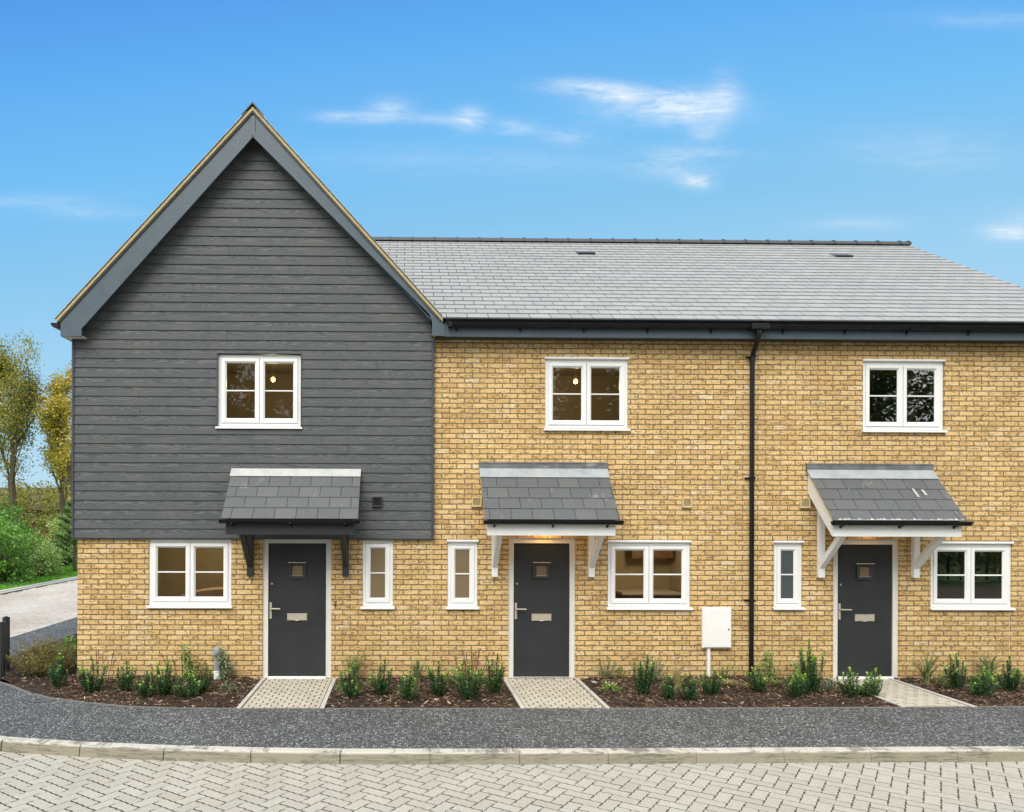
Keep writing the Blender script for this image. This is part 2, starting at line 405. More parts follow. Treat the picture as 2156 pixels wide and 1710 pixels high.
def soil_fn(t):
    p = t.pos(); n = t.noise(p, 38, 6, .75)[0]; v = t.voro(p, 70)[0]
    return {'Base Color': t.ramp(n, [(.3, (.018, .012, .009)), (.6, (.06, .038, .025)), (.8, (.12, .075, .048))]), 'Roughness': .95, 'Normal': t.bump(t.m('ADD', n, v), .02)}
M_soil = mat('dark_soil', soil_fn)
def chip_fn(t):
    r = t.attr(); p = t.pos(); n = t.noise(p, 120, 3, .6)[0]
    c = t.ramp(r, [(0., (.025, .015, .011)), (.4, (.075, .042, .027)), (.7, (.135, .078, .046)), (.87, (.24, .145, .08)), (.95, (.42, .28, .17)), (1., (.58, .47, .36))])
    return {'Base Color': t.mix(1., c, t.ramp(n, [(.3, .7), (.7, 1.15)]), 'MULTIPLY'), 'Roughness': .85}
M_chip = mat('bark_chip', chip_fn)
def grass_fn(t):
    r = t.attr(); p = t.pos(); n = t.noise(p, 1.5, 4, .6)[0]
    c = t.mix(t.m('ADD', t.m('MULTIPLY', r, .6), t.m('MULTIPLY', n, .4)), (.06, .20, .012), (.16, .42, .03)); return {'Base Color': c, 'Roughness': .7}
M_grass = mat('lawn_grass', grass_fn)
def ground_fn(t):
    p = t.pos(); n = t.noise(p, .6, 6, .65)[0]
    return {'Base Color': t.ramp(n, [(.3, (.035, .07, .018)), (.7, (.075, .12, .035))]), 'Roughness': .95, 'Normal': t.bump(t.noise(p, 12, 4, .7)[0], .05)}
M_ground = mat('rough_grass', ground_fn)
def leaf_mat(stops, rough=.5, trans=.25, patch=.0):
    m = bpy.data.materials.new('leaf'); m.use_nodes = True; t = NT(m.node_tree); b = m.node_tree.nodes['Principled BSDF']
    r = t.attr(); p = t.pos(); n = t.noise(p, .9, 3, .6)[0]
    f = t.m('ADD', t.m('MULTIPLY', r, 1 - patch), t.m('MULTIPLY', t.mapr(n, .3, .7), patch))
    c = t.ramp(f, stops); t.put(b.inputs['Base Color'], c); b.inputs['Roughness'].default_value = rough; b.inputs['Specular IOR Level'].default_value = .4
    out = [q for q in t.n if q.type == 'OUTPUT_MATERIAL'][0]
    tl = t.new('ShaderNodeBsdfTranslucent'); t.put(tl.inputs[0], c); mx = t.new('ShaderNodeMixShader'); mx.inputs[0].default_value = trans
    t.l.new(b.outputs[0], mx.inputs[1]); t.l.new(tl.outputs[0], mx.inputs[2]); t.l.new(mx.outputs[0], out.inputs[0])
    return m
L_euon = leaf_mat([(0., (.014, .040, .020)), (.35, (.035, .095, .040)), (.68, (.085, .20, .06)), (.88, (.26, .48, .08)), (1., (.52, .72, .12))], .30, .15)
L_pale = leaf_mat([(0., (.11, .19, .05)), (.6, (.22, .35, .09)), (1., (.42, .55, .20))], .5)
L_mid = leaf_mat([(0., (.06, .13, .03)), (.6, (.16, .29, .07)), (1., (.36, .50, .14))], .5)
L_grassy = leaf_mat([(0., (.09, .14, .04)), (.6, (.22, .29, .10)), (1., (.46, .44, .22))], .55)
L_straw = leaf_mat([(0., (.22, .17, .06)), (.5, (.42, .35, .15)), (1., (.62, .54, .30))], .6)
L_heath = leaf_mat([(0., (.12, .095, .03)), (.5, (.31, .23, .08)), (.8, (.43, .36, .13)), (1., (.54, .52, .22))], .7)
L_silver = leaf_mat([(0., (.10, .16, .08)), (.6, (.20, .28, .15)), (1., (.38, .44, .28))], .6)
L_redstem = leaf_mat([(0., (.10, .03, .02)), (.7, (.16, .05, .04)), (1., (.12, .06, .16))], .6, .1)
L_autumn = leaf_mat([(0., (.07, .09, .02)), (.3, (.19, .21, .04)), (.6, (.38, .34, .07)), (.85, (.58, .46, .09)), (1., (.70, .50, .08))], .6, .3, .45)
L_gold = leaf_mat([(0., (.18, .18, .03)), (.5, (.46, .38, .06)), (1., (.80, .56, .07))], .6, .3, .3)
L_tree = leaf_mat([(0., (.04, .10, .015)), (.5, (.11, .26, .03)), (1., (.28, .52, .07))], .5, .25, .3)
L_bush = leaf_mat([(0., (.09, .17, .035)), (.5, (.27, .41, .10)), (1., (.56, .66, .28))], .5, .25, .3)
L_pine = leaf_mat([(0., (.05, .11, .04)), (.5, (.13, .24, .07)), (1., (.36, .50, .18))], .6, .15, .2)
L_rust = leaf_mat([(0., (.14, .05, .015)), (1., (.34, .14, .04))], .7)
L_dark = leaf_mat([(0., (.05, .07, .02)), (.6, (.20, .22, .05)), (1., (.48, .44, .12))], .6, .45, .4)
M_bark = speck((.10, .075, .05), .3, 14, .9, .02)
M_stem = speck((.10, .13, .04), .2, 20, .7)

# ------------------------------------------------------------------ ground, road, kerb, footway
G = -.045; RD = -.165
rng = random.Random(4)
mb = MB(); mb.box(-500, 500, -300, 900, -2, RD - .062); tag(mb.build('ground', M_ground), kind='structure')
# carriageway bed with sand in its joints: in front of the terrace and along the gable side
mb = MB(); mb.box(-40, 40, -16, -2.4, RD - .06, RD - .004); mb.box(-13.05, -7.6, -2.4, 70, RD - .06, RD - .004)
tag(mb.build('road_bed', M_sand), kind='structure')
def far_block_fn(t):
    p = t.pos(); x, y, z = t.sep(p); r = t.attr()
    n = t.noise(t.vm('MULTIPLY', p, (.25, 1., 1.)), 9, 5, .7)[0]; b = t.noise(t.vm('MULTIPLY', p, (.35, .12, 1)), 2.2, 4, .6)[0]
    c = t.mix(r, (.50, .46, .40), (.60, .565, .505)); c = t.mix(t.m('MULTIPLY', t.mapr(b, .42, .64), .8), c, (.43, .36, .30)); c = t.mix(1., c, t.ramp(n, [(.3, .86), (.7, 1.1)]), 'MULTIPLY')
    return {'Base Color': c, 'Roughness': .85}
M_farblock = mat('side_road_block', far_block_fn)

def herring(x0, x1, y0, y1, B, ang, z, name, m, inside=None, gap=.0078, wav=.0045, seed=1):
    """herringbone field of 2:1 blocks, every block its own solid with a wavy edge"""
    rg = random.Random(seed); mb = MB(); ca, sa = math.cos(ang), math.sin(ang)
    cx, cy = (x0 + x1) / 2, (y0 + y1) / 2; half = math.hypot(x1 - x0, y1 - y0) / 2 / B + 4
    n = int(half) + 2
    for i in range(-n, n):
        for j in range(-n, n):
            k = (i - j) % 4
            # cell (i,j) starts a horizontal block when k==0, a vertical block when k==2
            if k == 0: a0, b0, a1, b1 = i, j, i + 2, j + 1
            elif k == 3: a0, b0, a1, b1 = i, j, i + 1, j + 2
            else: continue
            am, bm = (a0 + a1) / 2 * B, (b0 + b1) / 2 * B
            X, Y = cx + am * ca - bm * sa, cy + am * sa + bm * ca
            if not (x0 < X < x1 and y0 < Y < y1): continue
            if inside and not inside(X, Y): continue
            hw, hh = (a1 - a0) / 2 * B - gap * 1.25, (b1 - b0) / 2 * B - gap * .72
            mb.c = rg.random(); tz = z + rg.uniform(-.001, .0012); tl = rg.uniform(-.007, .007); tm = rg.uniform(-.007, .007)
            def edge(p, q, k):
                out = []
                for s in range(k):
                    f = s / k; px, py = p[0] + (q[0] - p[0]) * f, p[1] + (q[1] - p[1]) * f
                    L = math.hypot(q[0] - p[0], q[1] - p[1]); nx, ny = (q[1] - p[1]) / L, -(q[0] - p[0]) / L
                    a = 0 if s == 0 else wav * (1 if s % 2 else -1)
                    out.append((px + nx * a, py + ny * a))
                return out
            c4 = [(-hw, -hh), (hw, -hh), (hw, hh), (-hw, hh)]
            ks = (6, 3, 6, 3) if hw > hh else (3, 6, 3, 6)
            loop = []
            for e_ in range(4): loop += edge(c4[e_], c4[(e_ + 1) % 4], ks[e_])
            def W(px, py, zz): return (X + px * ca - py * sa, Y + px * sa + py * ca, zz + px * tl + py * tm)
            low = [W(a, b, tz - .035) for a, b in loop]; mid = [W(a, b, tz - .003) for a, b in loop]
            s_ = 1 - .003 / hw; s2 = 1 - .003 / hh
            top = [W(a * s_, b * s2, tz) for a, b in loop]
            mb.loft(low, mid, False); mb.loft(mid, top, False); mb.face(top)
    return mb.build(name, m)
# kerb line: straight in front of the houses, then round the corner into the side road
KL = [(14., -3.17), (8, -3.21), (4, -3.27), (1.5, -3.30), (-.6, -3.30), (-1.7, -3.24), (-2.7, -3.15), (-3.6, -3.02), (-4.5, -2.83), (-5.4, -2.50), (-6.3, -1.9), (-7.0, -1.0), (-7.45, .2), (-7.66, 1.6), (-7.72, 3.4), (-7.72, 12), (-7.72, 60)]
def resample(P, step):
    out = [Vector(P[0])]; acc = 0
    for a, b in zip(P, P[1:]):
        a, b = Vector(a), Vector(b); L = (b - a).length; d = step - acc
        while d < L: out.append(a.lerp(b, d / L)); d += step
        acc = L - (d - step)
    return out
KP = resample(KL, .915)
def kerb_y(x):
    for a, b in zip(KL, KL[1:]):
        if b[0] <= x <= a[0]:
            return a[1] + (b[1] - a[1]) * (x - a[0]) / (b[0] - a[0] or 1)
    return 99
herring(-9, 13, -9.6, -2.2, .129, R(54), RD, 'block_paved_road', M_block, lambda x, y: (x > -7.0 and y < kerb_y(x) - .03) or (x <= -7.0 and y < -2.2))['kind'] = 'structure'
mb = MB(); rg = random.Random(8)
yy = -2.3
while yy < 60:          # side road: long courses across the road
    mb.c = rg.random(); d = .14 if yy < 30 else .28; xx = -12.9 + rg.random() * .25
    while xx < -7.85:
        x2 = min(xx + .28, -7.8); mb.c = rg.random()
        mb.face([(xx + .004, yy + .004, RD), (x2 - .004, yy + .004, RD), (x2 - .004, yy + d - .006, RD), (xx + .004, yy + d - .006, RD)]); xx += .28
    yy += d
tag(mb.build('side_road', M_farblock), kind='structure')
mb = MB()               # left-hand channel and flush kerb of the side road
for (a, b, h) in ((-13.35, -13.12, .035), (-13.10, -12.95, .008)):
    y = -2.3
    while y < 60: mb.c = rg.random(); mb.box(a, b, y, y + .907, RD - .06, RD + h); y += .915
tag(mb.build('side_kerb', M_edging), kind='structure')
mb = MB(); kw = .125
for a, b in zip(KP, KP[1:]):
    d = (b - a).normalized(); nrm = Vector((-d.y, d.x))          # points to the carriageway side
    if nrm.y > 0 and abs(d.x) > .5: nrm = -nrm
    if abs(d.x) <= .5 and nrm.x > 0: nrm = -nrm
    mb.c = rg.random(); a2 = a + d * .002; b2 = b - d * .002
    prof = [(0, RD - .06), (kw + .012, RD - .06), (kw + .012, RD - .0), (kw, G - .022), (kw - .018, G), (0, G)]
    if nrm.x < -.5: prof = prof
    mb.loft([(a2.x + nrm.x * s, a2.y + nrm.y * s, z) for s, z in prof], [(b2.x + nrm.x * s, b2.y + nrm.y * s, z) for s, z in prof])
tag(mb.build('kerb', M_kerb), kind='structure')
# footway: bounded by the kerb, the planting-bed edge and the side bed
BE = [(12., -1.64), (9., -1.64), (7.9, -1.60), (6, -1.655), (2.6, -1.70), (-2.1, -1.70), (-2.82, -1.675), (-3.45, -1.605), (-4.16, -1.37), (-4.69, -1.14), (-5.14, -.83), (-5.59, -.40), (-6.0, -.10), (-6.35, .25), (-6.62, 1.2), (-6.7, 2.5), (-6.7, 60)]
def bed_y(x):
    for a, b in zip(BE, BE[1:]):
        if b[0] <= x <= a[0] and a[0] != b[0]: return a[1] + (b[1] - a[1]) * (x - a[0]) / (b[0] - a[0])
    return 99
mb = MB()
def lerpP(P, s):
    n = len(P) - 1; f = s * n; i = min(int(f), n - 1); return Vector(P[i]).lerp(Vector(P[i + 1]), f - i)
KI = [p for p in KL]; N = 96
# pair points by same index along both polylines after resampling by x then by y
def sample(P, front):
    out = []
    if front:
        for i in range(61):
            x = 12 - (12 + 5.4) * i / 60; out.append(x)
    return out
prev = None; pairs = []
for x in sample(BE, True): pairs.append(((x, bed_y(x)), (x, kerb_y(x))))
corner_b = [(-5.59, -.40), (-6.0, -.10), (-6.35, .25), (-6.62, 1.2), (-6.7, 2.5), (-6.7, 12), (-6.7, 60)]
corner_k = [(-5.9, -2.2), (-6.5, -1.7), (-7.05, -.9), (-7.5, .5), (-7.68, 2.3), (-7.72, 12), (-7.72, 60)]
pairs += list(zip(corner_b, corner_k))
for (a, b), (c, d) in zip(pairs, pairs[1:]):
    mb.face([(a[0], a[1], G - .004), (b[0], b[1], G - .004), (d[0], d[1], G - .004), (c[0], c[1], G - .004)])
for (a, b), (c, d) in zip(pairs, pairs[1:]):   # skirt under the outer edge
    mb.face([(b[0], b[1], G - .004), (b[0], b[1], RD - .06), (d[0], d[1], RD - .06), (d[0], d[1], G - .004)])
tag(mb.build('footway', M_asphalt), kind='structure')
# thin concrete edging between footway and beds
mb = MB()
EP = resample(BE[:-1] + [(-6.7, 14)], .25)
for a, b in zip(EP, EP[1:]):
    d = (b - a).normalized(); n_ = Vector((-d.y, d.x)); n_ = n_ if n_.y < 0 or n_.x < -.7 else -n_
    mb.c = rg.random(); pr = [(-.025, -.15), (.02, -.15), (.02, G + .003), (-.025, G + .003)]
    mb.loft([(a.x + n_.x * s, a.y + n_.y * s, z) for s, z in pr], [(b.x + n_.x * s, b.y + n_.y * s, z) for s, z in pr])
M_conc = speck((.16, .16, .15), .2, 20, .9, .003)
tag(mb.build('bed_edging', M_conc), kind='structure')

# planting bed soil (one uneven sheet, the paths are cut out of it)
PATHS = [(-2.09, -.99), (1.48, 2.61), (6.36, 7.33)]
def on_path(x, m=0.): return any(a - m < x < b + m for a, b in PATHS)
def bed_top(x, y):
    e = max(0., min(1., (y - bed_y(x)) / .35)) if x > -5.6 else 1.
    s = min([1.] + [max(0., min(1., min(abs(x - a), abs(x - b)) / .25)) for a, b in PATHS])
    n = .5 + .25 * math.sin(x * 3.1 + y * 2.3) + .25 * math.sin(x * 7.7 - y * 5.1 + 1)
    return G - .012 + (.012 + .055 * n) * e * s
mb = MB(); nx = 340
def bedcell(x0, x1, f0, f1):
    def P(x, f):
        y0 = bed_y(x) + .02; y1 = .06 if x > -4.8 else 6.
        y = y0 + (y1 - y0) * f; return (x, y, bed_top(x, y))
    mb.face([P(x0, f0), P(x1, f0), P(x1, f1), P(x0, f1)])
xs = [-6.6 + (12 + 6.6) * i / nx for i in range(nx + 1)]
for a, b in zip(xs, xs[1:]):
    if on_path((a + b) / 2): continue
    for k in range(9): bedcell(a, b, k / 9, (k + 1) / 9)
tag(mb.build('planting_bed', M_soil, smooth=True), kind='structure')
# bark mulch: loose chips
mb = MB(); rg = random.Random(21)
def chip(x, y, z, L, wd):
    a = rg.uniform(0, math.pi); ti = rg.uniform(-.45, .45); d = Vector((math.cos(a), math.sin(a), ti)).normalized() * L / 2
    s = Vector((-math.sin(a), math.cos(a), rg.uniform(-.5, .5))).normalized() * wd / 2; u_ = Vector((0, 0, wd * .3)); c = Vector((x, y, z))
    mb.c = rg.random()
    q = [c - d - s * .6, c + d * .8 - s, c + d + s * .3, c - d * .7 + s]
    n = len(mb.v); mb.v += [tuple(p) for p in q] + [tuple(p + u_) for p in q]
    for f in ((4, 5, 6, 7), (0, 1, 5, 4), (1, 2, 6, 5), (2, 3, 7, 6), (3, 0, 4, 7)): mb.f.append(tuple(n + i for i in f)); mb.r.append(mb.c)
cnt = 0
while cnt < 15500:
    x = rg.uniform(-6.4, 10.2); y = rg.uniform(-1.72, .0 if x > -4.85 else 2.2)
    if on_path(x, -.015) or y < bed_y(x) + .01: continue
    chip(x, y, bed_top(x, y) + rg.uniform(0, .016), rg.choice((.03, .045, .06, .08)) * rg.uniform(.7, 1.3), rg.uniform(.008, .02)); cnt += 1
tag(mb.build('bark_mulch', M_chip), 'dark brown bark chips covering the planting beds', 'bark mulch', kind='stuff')

# paths to the three doors
def path(x0, x1, yfront, lab, seed):
    rg = random.Random(seed); mb = MB(); y = yfront + .0
    mb.c = .5; mb.box(x0, x1, yfront - .01, .06, G - .10, G - .005); 
    bed = mb.build('path', M_sand); tag(bed, kind='structure')
    mb = MB(); row = 0
    while y < .04:
        x = x0 + .06 + (-.07 if row % 2 else 0)
        while x < x1 - .06:
            a, b = max(x, x0 + .06), min(x + .141, x1 - .06)
            if b - a > .02:
                mb.c = rg.random(); zz = G + rg.uniform(-.002, .003)
                c = .0075; e_ = .003
                lo = [(a + c, y + c), (b - c, y + c), (b - c, y + .1 - c), (a + c, y + .1 - c)]
                A = [(p[0], p[1], zz - .02) for p in lo]; B_ = [(p[0], p[1], zz - .003) for p in lo]
                T = [(a + c + e_, y + c + .004, zz), (b - c - e_, y + c + .004, zz), (b - c - e_, y + .1 - c - .004, zz), (a + c + e_, y + .1 - c - .004, zz)]
                mb.loft(A, B_, False); mb.loft(B_, T, False); mb.face(T)
            x += .141
        y += .1; row += 1
    mb.build('path_blocks', M_pathblock, bed)
    for a in (x0, x1 - .055):
        y = yfront; mb = MB()
        while y < 0: mb.c = rg.random(); mb.box(a, a + .055, y + .003, min(y + .6, .03) - .003, G - .08, G + .012); y += .6
        mb.build('path_edging', M_edging, bed, bevel=.004)
path(-2.09, -.99, -1.70, '', 1); path(1.48, 2.61, -1.70, '', 2); path(6.36, 7.33, -1.64, '', 3)

# grass verge beyond the side road
mb = MB(); rg = random.Random(6); mb.c = .3; mb.box(-40, -13.36, -2, 60, RD - .04, RD + .03)
for _ in range(26000):
    y = 6 + 26 * rg.random() ** 1.2; x = -13.38 - 2.8 * rg.random(); h = rg.uniform(.04, .09); a = rg.uniform(0, 6.28); wd = .012 + .0012 * y
    dx_, dy_ = math.cos(a) * wd, math.sin(a) * wd; mb.c = rg.random()
    mb.face([(x - dx_, y - dy_, RD + .02), (x + dx_, y + dy_, RD + .02), (x + rg.uniform(-.04, .04), y + rg.uniform(-.04, .04), RD + .03 + h)])
tag(mb.build('grass_verge', M_grass), 'bright green mown grass strip beyond the side road', 'grass', kind='stuff')

# ------------------------------------------------------------------ houses
def holes_wall(mb, x0, x1, z0, z1, holes, y0, y1):
    xs = sorted({x0, x1} | {h[0] for h in holes} | {h[1] for h in holes}); zs = sorted({z0, z1} | {h[2] for h in holes} | {h[3] for h in holes})
    xs = [q for q in xs if x0 <= q <= x1]; zs = [q for q in zs if z0 <= q <= z1]
    for a, b in zip(xs, xs[1:]):
        for c, d in zip(zs, zs[1:]):
            mx, mz = (a + b) / 2, (c + d) / 2
            if any(h[0] < mx < h[1] and h[2] < mz < h[3] for h in holes): continue
            mb.face([(a, y0, c), (b, y0, c), (b, y0, d), (a, y0, d)]); mb.face([(a, y1, c), (a, y1, d), (b, y1, d), (b, y1, c)])
    for (a, b, c, d) in holes:
        mb.face([(a, y0, c), (a, y0, d), (a, y1, d), (a, y1, c)]); mb.face([(b, y0, c), (b, y1, c), (b, y1, d), (b, y0, d)])
        mb.face([(a, y0, d), (b, y0, d), (b, y1, d), (a, y1, d)]); mb.face([(a, y0, c), (a, y1, c), (b, y1, c), (b, y0, c)])

DEPTH = 8.3
WIN = {1: [(-2.75, -1.523, 3.69, 4.745, 2), (-3.768, -2.551, 1.045, 2.012, 2), (-.613, -.155, 1.035, 2.008, 1)],
       2: [(2.097, 3.339, 3.69, 4.752, 2), (.649, 1.101, 1.035, 2.027, 1), (3.043, 4.281, 1.03, 2.027, 2)],
       3: [(6.867, 8.095, 3.69, 4.75, 2), (5.537, 5.966, 1.035, 2.027, 1), (7.904, 9.135, 1.035, 2.022, 2)]}
DOOR = {1: (-2.089, -1.071, 2.040), 2: (1.561, 2.56, 2.050), 3: (6.432, 7.429, 2.045)}
def window(parent, x0, x1, z0, z1, n, y, head, glass, glaze=None, sides=True, inner=None):
    """y = plane of the wall face in front of the window"""
    t_ = .038 if head else .0
    mb = MB(); mb.frame(x0 + .004, x1 - .004, z0, z1 - t_, .048, y + .022, y + .10, .006)
    if n == 2: xm = (x0 + x1) / 2; mb.box(xm - .028, xm + .028, y + .040, y + .10, z0 + .05, z1 - t_ - .05)
    wn = mb.build('window', M_white, parent)
    cs = [(x0 + .053, x1 - .053)] if n == 1 else [(x0 + .053, (x0 + x1) / 2 - .005), ((x0 + x1) / 2 + .005, x1 - .053)]
    for (a, b) in cs:
        mb = MB(); c, d = z0 + .052, z1 - t_ - .052
        mb.frame(a, b, c, d, .054, y + .008, y + .05, .010); mb.frame(a + .052, b - .052, c + .052, d - .052, .016, y + .024, y + .052, .010)
        cas = mb.build('casement', M_white, wn)
        g0, g1, h0, h1 = a + .067, b - .067, c + .067, d - .067
        mb = MB(); mb.box(g0 - .004, g1 + .004, y + .036, y + .056, h0 - .004, h1 + .004) if glaze else mb.face([(g0 - .004, y + .040, h0 - .004), (g1 + .004, y + .040, h0 - .004), (g1 + .004, y + .040, h1 + .004), (g0 - .004, y + .040, h1 + .004)])
        mb.build('pane', glass, wn)
        mb = MB(); zm = (h0 + h1) / 2
        mb.yz([(y + .037, zm - .011), (y + .026, zm - .006), (y + .026, zm + .006), (y + .037, zm + .011)], g0, g1); mb.build('glazing_bar', M_white, wn)
    mb = MB(); mb.frame(x0 + .05, x1 - .05, z0 + .05, z1 - t_ - .05, .02, y + .052, y + .09); mb.build('gasket', M_gap, wn)
    mb = MB(); mb.yz([(y + .06, z0 - .001), (y - .045, z0 - .014), (y - .050, z0 - .020), (y - .050, z0 - .042), (y - .034, z0 - .042), (y - .03, z0 - .030), (y + .06, z0 - .030)], x0 - .022, x1 + .022)
    mb.build('sill', M_white, wn, bevel=.002)
    if head:
        mb = MB(); mb.yz([(y + .09, z1 - .036), (y - .022, z1 - .036), (y - .026, z1 - .030), (y - .026, z1 - .012), (y - .018, z1 - .004), (y + .09, z1 - .002)], x0 - .010, x1 + .010)
        mb.build('head_trim', M_white, wn)
    return wn
def door(parent, k):
    x0, x1, z1 = DOOR[k]; z0 = G + .005; y = .03
    mb = MB(); fx = .078
    mb.box(x0, x0 + fx, y, y + .08, z0, z1); mb.box(x1 - fx, x1, y, y + .08, z0, z1); mb.box(x0 + fx, x1 - fx, y, y + .08, z1 - .075, z1)
    for a, b in ((x0 + fx - .016, x0 + fx + .002), (x1 - fx - .002, x1 - fx + .016)): mb.box(a, b, y - .006, y + .02, z0, z1 - .06)
    mb.box(x0 + fx, x1 - fx, y - .006, y + .02, z1 - .078, z1 - .060)
    a, b, zt = x0 + fx + .004, x1 - fx - .004, z1 - .082; zb = z0 + .03
    xc = (a + b) / 2; vx0, vx1, vz0, vz1 = xc - .10, xc + .10, zt - .495, zt - .31
    lf = MB(); holes_wall(lf, a, b, zb, zt, [(vx0, vx1, vz0, vz1)], y + .018, y + .06)
    for q in ((a, b, zb, zt),): lf.face([(a, y + .018, zb), (a, y + .06, zb), (a, y + .06, zt), (a, y + .018, zt)]); lf.face([(b, y + .018, zb), (b, y + .018, zt), (b, y + .06, zt), (b, y + .06, zb)])
    d = lf.build('door', M_door, parent); tag(d, ('dark grey front door under the black canopy', 'dark grey front door with warm light above it', 'dark grey front door under the right canopy')[k - 1])
    mb.build('door_frame', M_offwhite, d, bevel=.003)
    v = MB(); v.frame(vx0 - .028, vx1 + .028, vz0 - .03, vz1 + .03, .05, y - .006, y + .03, .02); v.build('vision_panel_frame', M_blackwood, d)
    v = MB(); v.box(vx0 - .036, vx1 + .036, y - .016, y + .012, vz1 + .022, vz1 + .034); v.build('vision_panel_cap', M_metal, d); v = MB(); v.box(vx0 + .012, vx1 - .012, y + .004, y + .014, vz0 + .004, vz0 + .018); v.build('vision_panel_bead', M_metal, d)
    v = MB(); v.box(vx0 + .01, vx1 - .01, y + .022, y + .034, vz0 + .01, vz1 - .01); v.build('pane', M_frost_b, d)
    h = MB(); hx = a + .034; hz = z0 + 1.035; h.box(hx - .017, hx + .017, y + .003, y + .018, hz - .155, hz + .085)
    h.tube([(hx, y + .003, hz), (hx, y - .04, hz), (hx + .014, y - .052, hz), (hx + .15, y - .052, hz - .003)], .011, 8); h.tube([(hx, y + .004, hz - .09), (hx, y - .004, hz - .09)], .009, 8); h.build('handle', M_metal, d, bevel=.003)
    h = MB(); h.tube([(hx + .016, y + .018, zt - .60), (hx + .016, y + .006, zt - .60)], .016, 12); h.tube([(hx + .016, y + .008, zt - .60), (hx + .016, y + .003, zt - .60)], .007, 8); h.build('peep_lock', M_steel, d)
    h = MB(); lz = z0 + .905; h.box(xc - .148, xc + .148, y + .006, y + .018, lz - .052, lz + .052); h.box(xc - .142, xc + .142, y - .001, y + .006, lz - .045, lz + .046); h.box(xc - .150, xc + .150, y - .004, y + .012, lz + .046, lz + .054)
    h.tube([(xc - .03, y + .002, lz - .050), (xc + .03, y + .002, lz - .050)], .008, 8); h.build('letter_plate', M_metal, d, bevel=.002)
    s = MB(); s.box(x0 + fx, x1 - fx, y - .03, y + .07, z0 - .02, z0 + .022); s.box(x0 + fx + .01, x1 - fx - .01, y - .016, y + .0, z0 + .022, z0 + .028); s.build('threshold', M_steel if k == 2 else M_white, d)
    for gz_ in (zb + .165, zt - .145): l = MB(); l.box(a + .16, b - .16, y + .0172, y + .0185, gz_, gz_ + .004); l.build('panel_groove', M_dk, d)
    return d

def slates(mb, quad_at, u0, u1, ncourse, gauge, width, lim=None, seed=1, th=.006, jt=.0035):
    """quad_at(u,s) -> point on the roof plane, s metres up the slope from the eave"""
    rg = random.Random(seed)
    for i in range(ncourse):
        s0 = i * gauge; s1 = s0 + gauge + .03; uo = (width / 2 if i % 2 else 0) - width; u = math.floor(u0 / width) * width + uo
        while u < u1:
            a, b = max(u + jt, u0), min(u + width - jt, u1); u += width
            if b - a < .01: continue
            if lim:
                l0 = lim(s0 + gauge * .5)
                if b < l0 + .02: continue
                a = max(a, l0)
            mb.c = rg.random(); j = rg.uniform(0, .0022); k = rg.uniform(0, .0022)
            A = [quad_at(a, s0, th * 1.7 + j), quad_at(b, s0, th * 1.7 + k), quad_at(b, s1, 0.001), quad_at(a, s1, .001)]
            Bq = [quad_at(a, s0, .0), quad_at(b, s0, .0)]
            mb.face(A); mb.face([Bq[0], Bq[1], A[1], A[0]])
            mb.face([Bq[1], A[2], A[1]]); mb.face([Bq[0], A[0], A[3]])

